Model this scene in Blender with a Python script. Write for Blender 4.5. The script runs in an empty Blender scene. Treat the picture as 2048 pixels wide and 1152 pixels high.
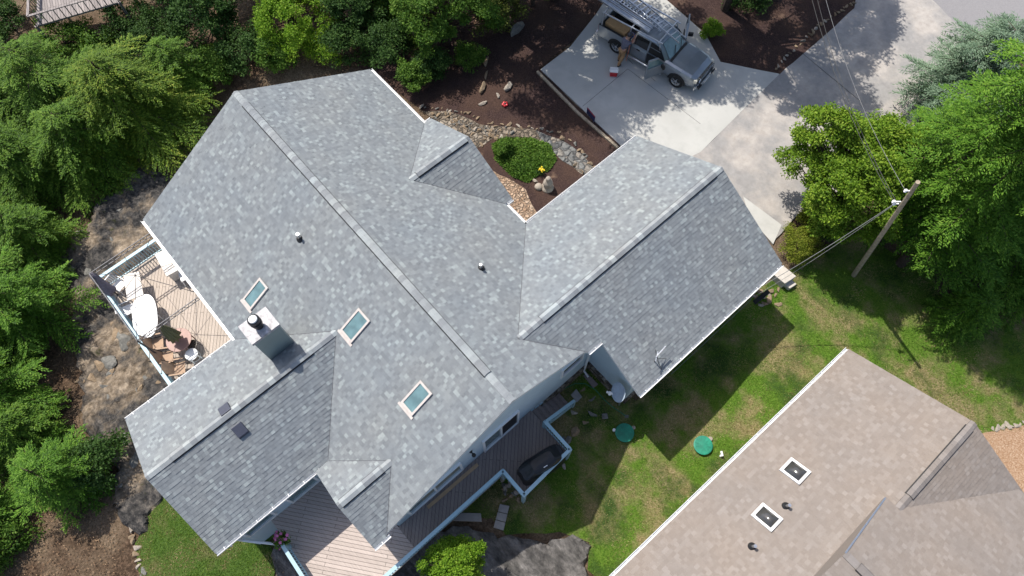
import bpy, bmesh, math, random
import numpy as np
from mathutils import Vector, Matrix
from mathutils import noise as noise3

random.seed(7)
rng = np.random.default_rng(11)
R = math.radians
sc = bpy.context.scene

# ------------------------------------------------------------------ camera
CAM = np.array([6.024, -1.074, 28.8])
TH, PITCH, FPX = R(48.554), R(67.125), 1408.97
cd = bpy.data.cameras.new('camera')
cd.sensor_width = 36.0
cd.lens = 36.0 * FPX / 2048.0
cd.clip_end = 1500
cam = bpy.data.objects.new('camera', cd)
cam.location = CAM
cam.rotation_euler = (math.pi / 2 - PITCH, 0, TH)
sc.collection.objects.link(cam)
sc.camera = cam

# ------------------------------------------------------------------ sky, sun, exposure
SUN_EL = R(58)
wd = bpy.data.worlds.new('World')
sc.world = wd
wd.use_nodes = True
wn = wd.node_tree
bg = wn.nodes['Background']
sky = wn.nodes.new('ShaderNodeTexSky')
sky.sky_type = 'NISHITA'
sky.sun_disc = False
sky.sun_elevation = SUN_EL
sky.sun_rotation = R(-90)            # the sun stands towards -X
sky.air_density = 1.0
sky.dust_density = 2.0
wn.links.new(sky.outputs[0], bg.inputs[0])
bg.inputs[1].default_value = 0.13
sd = bpy.data.lights.new('sun', 'SUN')
sd.energy = 4.2
sd.angle = R(0.5)
sd.color = (1.0, 0.955, 0.88)
so = bpy.data.objects.new('sun', sd)
so.rotation_euler = (0, -(math.pi / 2 - SUN_EL), 0)
so.rotation_euler = Vector((math.cos(SUN_EL), 0.03, -math.sin(SUN_EL))).to_track_quat('-Z', 'Y').to_euler()
so.location = (-20, 0, 40)
sc.collection.objects.link(so)
sc.view_settings.view_transform = 'Standard'
sc.view_settings.look = 'None'
sc.view_settings.exposure = 0.42
sc.view_settings.gamma = 1.0
try:
    sc.cycles.max_bounces = 8
    sc.cycles.transparent_max_bounces = 8
except Exception:
    pass

# ------------------------------------------------------------------ picture <-> place
RIGHT = np.array([math.cos(TH), math.sin(TH), 0])
FWDH = np.array([-math.sin(TH), math.cos(TH), 0])
FWD = FWDH * math.cos(PITCH) + np.array([0, 0, -math.sin(PITCH)])
UP = FWDH * math.sin(PITCH) + np.array([0, 0, math.cos(PITCH)])


def ray(px, py):
    return FWD + RIGHT * (px - 1024) / FPX + UP * (576 - py) / FPX


def at(px, py, z):
    d = ray(px, py)
    p = CAM + d * (z - CAM[2]) / d[2]
    return float(p[0]), float(p[1])


def atx(px, py, x):
    d = ray(px, py)
    p = CAM + d * (x - CAM[0]) / d[0]
    return float(p[1]), float(p[2])


# terrain: smooth blend of surveyed heights (x, y, z)
TC = np.array([
    (-11, 16, 0), (-6, 18, 0), (-9, 20, 0), (-3, 20, 0), (-2, 26, 0), (0, 18, 0), (3, 30, .1), (2, 36, .2), (-6, 14, 0), (-8, 24, 0.1), (-14, 18, -.1),
    (-7, 11, -.1), (-12, 11, -.3), (-16, 12, -.6), (-20, 10, -1), (-20, 18, -.4), (-25, 15, -.8), (-15, 24, 0), (-20, 26, 0), (-10, 30, .2),
    (2.5, 17, -.1), (4.5, 19, -.3), (7, 19, -.4), (6, 14, -.6), (9, 17, -.6), (12, 20, -.7), (8, 24, -.3), (16, 18, -1.0), (5, 28, 0), (9, 32, .1),
    (4.5, 10, -1.1), (3, 7.5, -1.1), (5, 5, -1.15), (4, 3, -1.1), (3, 1, -1.15), (6, 2, -1.2), (8, 6, -1.2), (8, 0, -1.3), (4, -3, -1.5), (6, -4, -1.6), (2, -6, -1.8),
    (12, 4, -1.2), (14, 10, -1.2), (20, 0, -1.2), (20, 10, -1.2),
    (-3, -9, -1.7), (-6, -9, -1.9), (-1, -8, -1.8), (-9, -8, -2.1), (-12, -8, -2.4), (-16, -8, -2.6), (-16, -4, -2.4), (-16, 0, -2.0), (-16, 5, -1.5), (-20, -2, -2.4), (-20, -10, -2.8),
    (-12, -12, -2.5), (-8, -12, -2.2), (-30, 0, -2.6), (-28, 8, -1.8), (-5, -14, -2.1), (-25, -12, -3), (0, -14, -2.1), (8, -12, -2)], float)


def hz(x, y):
    x = np.asarray(x, float)
    y = np.asarray(y, float)
    d2 = (x[..., None] - TC[:, 0]) ** 2 + (y[..., None] - TC[:, 1]) ** 2
    w = np.exp(-d2 / (2 * 1.7 ** 2)) + 1e-4 / (1 + d2 / 9) ** 2
    return (w * TC[:, 2]).sum(-1) / w.sum(-1)


def hzs(x, y):
    return float(hz(np.array([x]), np.array([y]))[0])


def gp(px, py):
    z = -.5
    for _ in range(12):
        x, y = at(px, py, z)
        z = .5 * z + .5 * hzs(x, y)
    x, y = at(px, py, z)
    return x, y, hzs(x, y)


# ------------------------------------------------------------------ naming
OFF = {}


def link(o):
    sc.collection.objects.link(o)
    return o


def tag(o, label=None, cat=None, group=None, kind=None):
    if label:
        o['label'] = label
    if cat:
        o['category'] = cat
    if group:
        o['group'] = group
    if kind:
        o['kind'] = kind
    return o


def thing(name, label, cat, loc=(0, 0, 0), rz=0.0, group=None, world=False):
    o = link(bpy.data.objects.new(name, None))
    o.empty_display_size = .3
    o.location = loc
    o.rotation_euler = (0, 0, rz)
    tag(o, label, cat, group)
    if world:
        OFF[o] = Vector(loc)
    return o


def dup(root, loc=None, rz=None, scale=None, label=None, parent=None):
    c = root.copy()
    link(c)
    if parent is not None:
        c.parent = parent
    if loc is not None:
        c.location = loc
    if rz is not None:
        c.rotation_euler = (0, 0, rz)
    if scale is not None:
        c.scale = scale if hasattr(scale, '__len__') else (scale,) * 3
    if label:
        c['label'] = label
    for ch in list(root.children):
        dup(ch, parent=c)
    return c


class MB:
    def __init__(s):
        s.v, s.f, s.m, s.uv = [], [], [], {}

    def add(s, vs, fs, m=0):
        b = len(s.v)
        s.v += [tuple(map(float, p)) for p in vs]
        for f in fs:
            s.f.append([i + b for i in f])
            s.m.append(m)

    def poly(s, pts, m=0, uv=None):
        if uv is not None:
            s.uv[len(s.f)] = uv
        s.add(pts, [list(range(len(pts)))], m)

    def box(s, c, d, rz=0, m=0, tilt=None):
        hx, hy, hz_ = d[0] / 2, d[1] / 2, d[2] / 2
        M = Matrix.Rotation(rz, 3, 'Z')
        if tilt is not None:
            M = M @ Matrix.Rotation(tilt[1], 3, tilt[0])
        vs = [Vector(c) + M @ Vector((x, y, z)) for x in (-hx, hx) for y in (-hy, hy) for z in (-hz_, hz_)]
        s.add(vs, [(0, 1, 3, 2), (4, 6, 7, 5), (0, 4, 5, 1), (2, 3, 7, 6), (0, 2, 6, 4), (1, 5, 7, 3)], m)

    def bar(s, p0, p1, w, h, m=0):
        p0, p1 = Vector(p0), Vector(p1)
        d = (p1 - p0).normalized()
        up = Vector((0, 0, 1)) if abs(d.z) < .95 else Vector((1, 0, 0))
        a = d.cross(up).normalized() * w / 2
        b = a.cross(d).normalized() * h / 2
        vs = [p + i * a + j * b for p in (p0, p1) for i, j in ((-1, -1), (1, -1), (1, 1), (-1, 1))]
        s.add(vs, [(3, 2, 1, 0), (4, 5, 6, 7), (0, 1, 5, 4), (1, 2, 6, 5), (2, 3, 7, 6), (3, 0, 4, 7)], m)

    def tube(s, pts, r, n=8, m=0, cap=True):
        pts = [Vector(p) for p in pts]
        if not hasattr(r, '__len__'):
            r = [r] * len(pts)
        rings = []
        for i, p in enumerate(pts):
            d = (pts[min(i + 1, len(pts) - 1)] - pts[max(i - 1, 0)]).normalized()
            up = Vector((0, 0, 1)) if abs(d.z) < .9 else Vector((1, 0, 0))
            a = d.cross(up).normalized()
            b = a.cross(d).normalized()
            rings.append([p + (a * math.cos(2 * math.pi * k / n) + b * math.sin(2 * math.pi * k / n)) * r[i] for k in range(n)])
        s.loft(rings, m, cap)

    def loft(s, rings, m=0, cap=True, close=True):
        n = len(rings[0])
        vs = [p for r_ in rings for p in r_]
        fs = []
        for i in range(len(rings) - 1):
            for k in range(n if close else n - 1):
                a, b = i * n + k, i * n + (k + 1) % n
                fs.append((a, b, b + n, a + n))
        if cap and close:
            fs.append(tuple(range(n))[::-1])
            fs.append(tuple(range((len(rings) - 1) * n, len(rings) * n)))
        s.add(vs, fs, m)

    def lathe(s, prof, c=(0, 0, 0), n=24, m=0):
        c = Vector(c)
        s.loft([[c + Vector((r * math.cos(2 * math.pi * k / n), r * math.sin(2 * math.pi * k / n), z)) for k in range(n)] for r, z in prof], m)

    def prism(s, poly, z0, z1, m=0):
        s.loft([[(x, y, z0) for x, y in poly], [(x, y, z1) for x, y in poly]], m)

    def extr(s, poly, axis, a0, a1, m=0):
        # polygon in the plane across an axis (0: (y,z) polygon pushed along x, 1: (x,z) polygon along y)
        f = (lambda p, a: (a, p[0], p[1])) if axis == 0 else (lambda p, a: (p[0], a, p[1]))
        s.loft([[f(p, a0) for p in poly], [f(p, a1) for p in poly]], m)

    def build(s, name, mats, parent=None, smooth=False, bevel=0, label=None, fixn=True):
        off = Vector((0, 0, 0))
        if parent is not None:
            q = parent
            while q.parent is not None:
                q = q.parent
            off = OFF.get(q, off)
        me = bpy.data.meshes.new(name)
        v = [Vector(p) - off for p in s.v]
        me.from_pydata(v, [], s.f)
        if not isinstance(mats, (list, tuple)):
            mats = [mats]
        for m_ in mats:
            me.materials.append(m_)
        if any(s.m):
            me.polygons.foreach_set('material_index', s.m)
        if s.uv:
            ul = me.uv_layers.new(name='UVMap')
            for fi, uv in s.uv.items():
                p = me.polygons[fi]
                for k, li in enumerate(p.loop_indices):
                    ul.data[li].uv = uv[k]
        if fixn:
            bm = bmesh.new()
            bm.from_mesh(me)
            bmesh.ops.recalc_face_normals(bm, faces=bm.faces[:])
            bm.to_mesh(me)
            bm.free()
        if smooth:
            me.polygons.foreach_set('use_smooth', [True] * len(me.polygons))
        me.update()
        o = link(bpy.data.objects.new(name, me))
        if parent is not None:
            o.parent = parent
        if bevel:
            b = o.modifiers.new('bevel', 'BEVEL')
            b.width = bevel
            b.segments = 2
            b.limit_method = 'ANGLE'
            b.angle_limit = R(35)
        if smooth and not bevel:
            pass
        if label:
            o['label'] = label
        return o


# ------------------------------------------------------------------ materials
def newmat(name):
    m = bpy.data.materials.new(name)
    m.use_nodes = True
    nt = m.node_tree
    b = nt.nodes['Principled BSDF']
    return m, nt, b


def N(nt, typ, **kw):
    n = nt.nodes.new(typ)
    for k, v in kw.items():
        if k.startswith('i_'):
            key = k[2:]
            key = int(key) if key.isdigit() else key.replace('_', ' ')
            n.inputs[key].default_value = v
        else:
            setattr(n, k, v)
    return n


def ramp(nt, stops, interp='LINEAR'):
    n = nt.nodes.new('ShaderNodeValToRGB')
    r = n.color_ramp
    r.interpolation = interp
    while len(r.elements) < len(stops):
        r.elements.new(.5)
    for e, (p, c) in zip(r.elements, stops):
        e.position = p
        e.color = (*c, 1) if len(c) == 3 else c
    return n


def col(h):
    # display colour -> linear
    h = h.lstrip('#')
    return tuple(((int(h[i:i + 2], 16) / 255) ** 2.2) for i in (0, 2, 4))


def coords(nt, scale=(1, 1, 1), rot=(0, 0, 0), kind='Object'):
    tc = nt.nodes.new('ShaderNodeTexCoord')
    mp = nt.nodes.new('ShaderNodeMapping')
    mp.inputs['Scale'].default_value = scale
    mp.inputs['Rotation'].default_value = rot
    nt.links.new(tc.outputs[kind], mp.inputs[0])
    return mp.outputs[0]


def noise(nt, vec, scale, detail=4, rough=.6):
    n = N(nt, 'ShaderNodeTexNoise')
    n.inputs['Scale'].default_value = scale
    n.inputs['Detail'].default_value = detail
    n.inputs['Roughness'].default_value = rough
    if vec is not None:
        nt.links.new(vec, n.inputs['Vector'])
    return n.outputs[0]


def mixc(nt, fac, a, b, blend='MIX'):
    n = N(nt, 'ShaderNodeMix', data_type='RGBA', blend_type=blend)
    for sock, val in ((n.inputs[0], fac), (n.inputs[6], a), (n.inputs[7], b)):
        if hasattr(val, 'links'):
            nt.links.new(val, sock)
        elif isinstance(val, (int, float)):
            sock.default_value = val
        else:
            sock.default_value = (*val, 1)
    return n.outputs[2]


def bump(nt, b, h, strength=.5, dist=.02):
    n = N(nt, 'ShaderNodeBump')
    n.inputs['Strength'].default_value = strength
    n.inputs['Distance'].default_value = dist
    nt.links.new(h, n.inputs['Height'])
    nt.links.new(n.outputs[0], b.inputs['Normal'])


def plain(name, c, rough=.6, metal=0, var=.12, scale=6, spec=.5, bmp=0):
    m, nt, b = newmat(name)
    v = coords(nt)
    n = noise(nt, v, scale, 5)
    lo = tuple(x * (1 - var) for x in c)
    hi = tuple(min(1, x * (1 + var)) for x in c)
    r = ramp(nt, [(.3, lo), (.7, hi)])
    nt.links.new(n, r.inputs[0])
    nt.links.new(r.outputs[0], b.inputs['Base Color'])
    b.inputs['Roughness'].default_value = rough
    b.inputs['Metallic'].default_value = metal
    b.inputs['Specular IOR Level'].default_value = spec
    if bmp:
        bump(nt, b, n, bmp, .02)
    return m


def multi(name, stops, scale, rough=.9, scale2=None, stops2=None, fac2=.5, bmp=.4, bdist=.03, detail=8, third=None, bscale=None, lo2=.42, hi2=.58, cscale=(1, 1, 1), crot=0):
    """stops over a noise, optionally blended by a larger noise with a second set of colours"""
    m, nt, b = newmat(name)
    v = coords(nt, cscale, (0, 0, crot))
    n1 = noise(nt, v, scale, detail, .7)
    r1 = ramp(nt, stops)
    nt.links.new(n1, r1.inputs[0])
    c = r1.outputs[0]
    if stops2:
        n1b = noise(nt, v, scale * 1.3, detail, .7)
        r2 = ramp(nt, stops2)
        nt.links.new(n1b, r2.inputs[0])
        n2 = noise(nt, v, scale2, 5, .6)
        f = ramp(nt, [(lo2, (0, 0, 0)), (hi2, (1, 1, 1))])
        nt.links.new(n2, f.inputs[0])
        mul = N(nt, 'ShaderNodeMath', operation='MULTIPLY')
        nt.links.new(f.outputs[0], mul.inputs[0])
        mul.inputs[1].default_value = fac2
        c = mixc(nt, mul.outputs[0], c, r2.outputs[0])
    if third:
        cc, sc3, lo, hi = third
        n3 = noise(nt, v, sc3, 6, .65)
        f3 = ramp(nt, [(lo, (0, 0, 0)), (hi, (1, 1, 1))])
        nt.links.new(n3, f3.inputs[0])
        c = mixc(nt, f3.outputs[0], c, cc)
    nt.links.new(c, b.inputs['Base Color'])
    b.inputs['Roughness'].default_value = rough
    b.inputs['Specular IOR Level'].default_value = .2
    if bmp:
        bump(nt, b, noise(nt, v, bscale or scale * 1.5, 8, .7), bmp, bdist)
    return m


def shingles(name, stops, course=.143, w0=.15, w1=.16, var=.22, rough=.92, tint=((.93, .96, 1), (1.04, 1.02, 1))):
    m, nt, b = newmat(name)
    L = nt.links.new
    tc = N(nt, 'ShaderNodeTexCoord')
    sp = N(nt, 'ShaderNodeSeparateXYZ')
    L(tc.outputs['UV'], sp.inputs[0])

    def mth(op, a, bb=None):
        n = N(nt, 'ShaderNodeMath', operation=op)
        for i, v_ in enumerate((a, bb)):
            if v_ is None:
                continue
            if hasattr(v_, 'links'):
                L(v_, n.inputs[i])
            else:
                n.inputs[i].default_value = v_
        return n.outputs[0]
    row = mth('FLOOR', mth('DIVIDE', mth('ADD', sp.outputs[1], .0005), course))
    wn1 = N(nt, 'ShaderNodeTexWhiteNoise', noise_dimensions='1D')
    L(row, wn1.inputs['W'])
    wn2 = N(nt, 'ShaderNodeTexWhiteNoise', noise_dimensions='1D')
    L(mth('ADD', row, 71.3), wn2.inputs['W'])
    wd_ = mth('ADD', mth('MULTIPLY', wn2.outputs[0], w1), w0)
    xs = mth('ADD', mth('DIVIDE', sp.outputs[0], wd_), mth('MULTIPLY', wn1.outputs[0], 37.0))
    cl = mth('FLOOR', xs)
    cb = N(nt, 'ShaderNodeCombineXYZ')
    L(cl, cb.inputs[0])
    L(row, cb.inputs[1])
    wn3 = N(nt, 'ShaderNodeTexWhiteNoise', noise_dimensions='3D')
    L(cb.outputs[0], wn3.inputs['Vector'])
    r = ramp(nt, stops)
    L(wn3.outputs[0], r.inputs[0])
    # granules and broad weathering
    v = coords(nt)
    g = noise(nt, v, 60, 3, .7)
    gr = ramp(nt, [(.3, (.82,) * 3), (.7, (1.15,) * 3)])
    L(g, gr.inputs[0])
    c = mixc(nt, 1.0, r.outputs[0], gr.outputs[0], 'MULTIPLY')
    bn = noise(nt, v, .35, 5, .6)
    br = ramp(nt, [(.3, tint[0]), (.7, tint[1])])
    L(bn, br.inputs[0])
    c = mixc(nt, 1.0, c, br.outputs[0], 'MULTIPLY')
    L(c, b.inputs['Base Color'])
    b.inputs['Roughness'].default_value = rough
    b.inputs['Specular IOR Level'].default_value = .25
    mx = mth('ADD', mth('MULTIPLY', wn3.outputs[0], .6), mth('MULTIPLY', g, .4))
    bump(nt, b, mx, .35, .012)
    return m


def planks(name, c1, c2, rot, width=.14, gap=.07, rough=.8, seam=None):
    m, nt, b = newmat(name)
    L = nt.links.new
    v = coords(nt, rot=(0, 0, rot))
    br = N(nt, 'ShaderNodeTexBrick')
    br.offset = .37
    br.inputs['Scale'].default_value = 1.0
    br.inputs['Brick Width'].default_value = 3.6
    br.inputs['Row Height'].default_value = width
    br.inputs['Mortar Size'].default_value = .006
    br.inputs['Mortar Smooth'].default_value = .2
    br.inputs['Color1'].default_value = (*c1, 1)
    br.inputs['Color2'].default_value = (*c2, 1)
    br.inputs['Mortar'].default_value = tuple(x * .12 for x in c1) + (1,)
    L(v, br.inputs['Vector'])
    v2 = coords(nt, scale=(1.2, 22, 1), rot=(0, 0, rot))
    n = noise(nt, v2, 1.5, 6)
    r = ramp(nt, [(.3, (.82,) * 3), (.7, (1.12,) * 3)])
    L(n, r.inputs[0])
    c = mixc(nt, 1, br.outputs[0], r.outputs[0], 'MULTIPLY')
    L(c, b.inputs['Base Color'])
    b.inputs['Roughness'].default_value = rough
    b.inputs['Specular IOR Level'].default_value = .3
    inv = N(nt, 'ShaderNodeMath', operation='SUBTRACT')
    inv.inputs[0].default_value = 1
    L(br.outputs[1], inv.inputs[1])
    bump(nt, b, inv.outputs[0], .6, .02)
    return m


def siding(name, c):
    m, nt, b = newmat(name)
    v = coords(nt)
    w = N(nt, 'ShaderNodeTexWave', wave_type='BANDS', bands_direction='Z', wave_profile='SAW')
    w.inputs['Scale'].default_value = 2 * math.pi / .15 / 20 * 1.0
    w.inputs['Distortion'].default_value = 0
    nt.links.new(v, w.inputs[0])
    n = noise(nt, v, 1.5, 6)
    r = ramp(nt, [(.3, tuple(x * .93 for x in c)), (.7, tuple(x * 1.05 for x in c))])
    nt.links.new(n, r.inputs[0])
    nt.links.new(r.outputs[0], b.inputs['Base Color'])
    b.inputs['Roughness'].default_value = .55
    bump(nt, b, w.outputs[0], .5, .012)
    return m


def leafmat(name, stops, trans=.3, rough=.6, spec=.15, nscale=.5, patch=None):
    m, nt, b = newmat(name)
    L = nt.links.new
    g = N(nt, 'ShaderNodeNewGeometry')
    v = coords(nt)
    n = noise(nt, v, nscale, 4, .6)
    a = N(nt, 'ShaderNodeMath', operation='MULTIPLY')
    L(g.outputs['Random Per Island'], a.inputs[0])
    a.inputs[1].default_value = .55
    a2 = N(nt, 'ShaderNodeMath', operation='MULTIPLY_ADD')
    L(n, a2.inputs[0])
    a2.inputs[1].default_value = .9
    L(a.outputs[0], a2.inputs[2])
    a3 = N(nt, 'ShaderNodeMath', operation='SUBTRACT')
    L(a2.outputs[0], a3.inputs[0])
    a3.inputs[1].default_value = .16
    r = ramp(nt, stops)
    L(a3.outputs[0], r.inputs[0])
    if patch:
        pr = ramp(nt, patch)
        L(a3.outputs[0], pr.inputs[0])
        pf = ramp(nt, [(.46, (0, 0, 0)), (.59, (1, 1, 1))])
        L(noise(nt, v, .85, 5, .6), pf.inputs[0])
        L(mixc(nt, pf.outputs[0], r.outputs[0], pr.outputs[0]), b.inputs['Base Color'])
        r = b.inputs['Base Color'].links[0].from_node
        r_out = r.outputs[2]
    else:
        r_out = r.outputs[0]
        L(r_out, b.inputs['Base Color'])
    b.inputs['Roughness'].default_value = rough
    b.inputs['Specular IOR Level'].default_value = spec
    t = N(nt, 'ShaderNodeBsdfTranslucent')
    tcol = mixc(nt, 1, r_out, (1.3, 1.35, .6), 'MULTIPLY')
    L(tcol, t.inputs[0])
    mx = N(nt, 'ShaderNodeMixShader')
    mx.inputs[0].default_value = trans
    L(b.outputs[0], mx.inputs[1])
    L(t.outputs[0], mx.inputs[2])
    L(mx.outputs[0], nt.nodes['Material Output'].inputs[0])
    return m


def glassy(name, c, rough=.06, spec=.6):
    m, nt, b = newmat(name)
    v = coords(nt)
    n = noise(nt, v, 2.5, 2)
    r = ramp(nt, [(.3, tuple(x * .8 for x in c)), (.7, tuple(x * 1.2 for x in c))])
    nt.links.new(n, r.inputs[0])
    nt.links.new(r.outputs[0], b.inputs['Base Color'])
    b.inputs['Roughness'].default_value = rough
    b.inputs['Specular IOR Level'].default_value = spec
    b.inputs['Coat Weight'].default_value = .5
    b.inputs['Coat Roughness'].default_value = .03
    return m


M = {}
M['shingle'] = shingles('grey_shingle', [(0, (.168, .181, .190)), (.3, (.192, .206, .215)), (.70, (.214, .230, .237)), (.86, (.234, .253, .258)), (.94, (.262, .286, .287)), (1, (.295, .325, .323))], w0=.10, w1=.07)
M['cap'] = shingles('ridge_shingle', [(0, (.23, .24, .248)), (.5, (.28, .295, .30)), (1, (.36, .385, .382))], course=50, w0=.24, w1=.02)
M['bshingle'] = shingles('brown_shingle', [(0, (.222, .187, .16)), (.5, (.24, .204, .176)), (.85, (.254, .218, .19)), (1, (.276, .24, .212))], w0=.12, w1=.09)
M['bcap'] = shingles('brown_ridge_shingle', [(0, (.2, .176, .16)), (1, (.25, .222, .203))], course=50, w0=.3, w1=.02)
M['white'] = plain('white_paint', (.78, .78, .77), .45, var=.05)
M['black'] = plain('black_plastic', (.012, .012, .013), .5)
M['siding'] = siding('blue_siding', (.55, .655, .715))
M['siding2'] = siding('tan_siding', (.36, .32, .27))
M['chim'] = siding('grey_green_siding', (.25, .30, .29))
M['trim'] = plain('tan_trim', (.55, .49, .45), .6)
M['glass'] = glassy('sky_glass', (.13, .22, .23), .12)
M['dglass'] = glassy('dark_glass', (.012, .014, .016))
M['bglass'] = glassy('bronze_dome', (.05, .048, .045), .12)
M['metal'] = plain('galvanised', (.55, .56, .58), .35, .85)
M['shiny'] = plain('bright_flashing', (.36, .345, .355), .5, 0, var=.45, scale=7, bmp=.8)
M['alu'] = plain('aluminium', (.62, .64, .67), .32, .8)


def cobble(name, stops, scale=4.5, dark=(.03, .024, .018)):
    m, nt, b = newmat(name)
    v = coords(nt)
    vo = N(nt, 'ShaderNodeTexVoronoi')
    vo.inputs['Scale'].default_value = scale
    vd = N(nt, 'ShaderNodeTexVoronoi', feature='DISTANCE_TO_EDGE')
    vd.inputs['Scale'].default_value = scale
    wv = N(nt, 'ShaderNodeVectorMath', operation='ADD')
    nz = N(nt, 'ShaderNodeTexNoise')
    nz.inputs['Scale'].default_value = 2.5
    nt.links.new(v, nz.inputs['Vector'])
    sc_ = N(nt, 'ShaderNodeVectorMath', operation='SCALE')
    sc_.inputs['Scale'].default_value = .35
    nt.links.new(nz.outputs[1], sc_.inputs[0])
    nt.links.new(v, wv.inputs[0])
    nt.links.new(sc_.outputs[0], wv.inputs[1])
    nt.links.new(wv.outputs[0], vo.inputs['Vector'])
    nt.links.new(wv.outputs[0], vd.inputs['Vector'])
    r = ramp(nt, stops)
    sp = N(nt, 'ShaderNodeSeparateColor')
    nt.links.new(vo.outputs['Color'], sp.inputs[0])
    nt.links.new(sp.outputs[0], r.inputs[0])
    n = noise(nt, v, 9, 6, .7)
    nr = ramp(nt, [(.3, (.6,) * 3), (.7, (1.25,) * 3)])
    nt.links.new(n, nr.inputs[0])
    c = mixc(nt, 1, r.outputs[0], nr.outputs[0], 'MULTIPLY')
    e = ramp(nt, [(.0, (0, 0, 0)), (.07, (1, 1, 1))])
    nt.links.new(vd.outputs[0], e.inputs[0])
    c = mixc(nt, e.outputs[0], dark, c)
    nt.links.new(c, b.inputs['Base Color'])
    b.inputs['Roughness'].default_value = .95
    e2 = ramp(nt, [(.0, (0, 0, 0)), (.25, (1, 1, 1))])
    nt.links.new(vd.outputs[0], e2.inputs[0])
    bump(nt, b, e2.outputs[0], 1, .08)
    return m


M['cobble'] = cobble('creek_cobbles', [(0, (.12, .095, .07)), (.5, (.22, .175, .13)), (1, (.36, .31, .25))], 4.2)
M['cobble_g'] = cobble('grey_creek_cobbles', [(0, (.10, .10, .10)), (.6, (.20, .20, .19)), (1, (.30, .25, .20))], 3.2, (.05, .047, .045))
M['flagp'] = cobble('tan_paving_stones', [(0, (.34, .22, .14)), (.5, (.45, .31, .21)), (1, (.55, .42, .31))], 6.5, (.24, .16, .11))
M['stone'] = multi('stone_veneer', [(.3, (.09, .065, .045)), (.5, (.20, .155, .11)), (.7, (.32, .26, .20))], 4, bmp=.9, bdist=.06)
M['rail'] = plain('pale_blue_paint', (.33, .49, .55), .5, var=.06)
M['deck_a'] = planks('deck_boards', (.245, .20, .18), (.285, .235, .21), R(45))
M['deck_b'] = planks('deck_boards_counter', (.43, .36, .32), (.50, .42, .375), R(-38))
M['deck_w'] = planks('deck_boards_pale', (.44, .37, .31), (.48, .405, .345), R(38))
M['stair'] = plain('tread_wood', (.23, .185, .17), .75, var=.15, scale=12)
M['concrete'] = multi('pad_concrete', [(.3, (.40, .395, .37)), (.7, (.50, .49, .46))], 1.2, .85, bmp=.15, bdist=.01, third=((.35, .345, .32), .6, .5, .75))
M['concrete_old'] = multi('old_concrete', [(.3, (.325, .292, .263)), (.5, (.39, .355, .322)), (.7, (.45, .412, .376))], 3.2, .85, .5, [(.3, (.22, .212, .207)), (.7, (.31, .298, .288))], .9, bmp=.2, bdist=.01, third=((.24, .225, .215), 1.1, .6, .78))
M['asphalt'] = multi('asphalt', [(.3, (.21, .20, .205)), (.7, (.27, .26, .26))], 20, .9, bmp=.3, bdist=.01)
M['mulch'] = multi('bark_mulch', [(.3, (.018, .010, .009)), (.5, (.05, .030, .027)), (.68, (.095, .06, .052))], 16, 1, .55, [(.3, (.03, .017, .013)), (.6, (.10, .06, .045)), (.72, (.18, .11, .08))], .75, bmp=1, bdist=.06, third=((.2, .13, .09), .7, .64, .74))
M['soil'] = multi('leaf_litter_soil', [(.28, (.018, .012, .008)), (.5, (.075, .048, .03)), (.7, (.20, .13, .085))], 9, 1, .5, [(.3, (.06, .045, .025)), (.5, (.16, .115, .075)), (.7, (.30, .22, .155))], .9, bmp=1, bdist=.08)
M['rock'] = multi('weathered_rock', [(.33, (.09, .068, .046)), (.5, (.23, .18, .13)), (.68, (.42, .34, .255))], 3.4, .95, .55, [(.35, (.016, .016, .017)), (.5, (.055, .052, .05)), (.7, (.17, .15, .13))], 1.0, bmp=1, bdist=.2, bscale=2.2, lo2=.40, hi2=.52, third=((.05, .055, .02), 1.3, .62, .72))
M['rockgrey'] = multi('streaked_grey_rock', [(.3, (.07, .066, .064)), (.5, (.18, .168, .158)), (.7, (.36, .335, .315))], 2.2, .95, .9, [(.3, (.03, .029, .028)), (.5, (.09, .085, .08)), (.7, (.2, .185, .172))], .9, bmp=1, bdist=.2, bscale=2.5, cscale=(.8, 1.5, 1), crot=R(-25))
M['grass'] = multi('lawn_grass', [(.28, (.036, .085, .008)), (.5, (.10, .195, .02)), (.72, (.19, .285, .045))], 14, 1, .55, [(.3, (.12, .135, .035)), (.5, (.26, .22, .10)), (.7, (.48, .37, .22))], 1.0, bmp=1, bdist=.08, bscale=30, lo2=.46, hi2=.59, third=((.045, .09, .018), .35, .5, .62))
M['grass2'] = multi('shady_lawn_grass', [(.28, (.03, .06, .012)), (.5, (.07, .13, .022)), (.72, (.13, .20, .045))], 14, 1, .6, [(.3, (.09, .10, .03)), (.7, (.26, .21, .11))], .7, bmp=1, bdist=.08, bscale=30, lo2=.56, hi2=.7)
M['gravel'] = multi('tan_gravel', [(.3, (.20, .10, .05)), (.5, (.40, .25, .15)), (.7, (.66, .52, .40))], 22, .95, bmp=1, bdist=.05)
M['flag'] = multi('tan_flagstone', [(.3, (.34, .23, .15)), (.7, (.50, .37, .27))], 5, .9, bmp=.7, bdist=.04)
M['stone_l'] = multi('pale_fieldstone', [(.3, (.26, .22, .18)), (.7, (.42, .37, .31))], 5, .95, bmp=.6)
M['stone_t'] = multi('tan_fieldstone', [(.3, (.17, .12, .075)), (.7, (.33, .25, .17))], 5, .95, bmp=.6)
M['stone_g'] = multi('grey_fieldstone', [(.3, (.10, .10, .09)), (.7, (.24, .23, .21))], 5, .95, bmp=.6)
M['bark'] = multi('bark', [(.3, (.03, .022, .016)), (.7, (.12, .09, .07))], 8, 1, bmp=1)
M['polewood'] = plain('weathered_pole', (.35, .285, .205), .85, var=.3, scale=8, bmp=.5)
M['oldwood'] = planks('grey_planks', (.24, .21, .20), (.34, .30, .28), R(20), .14)
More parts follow.
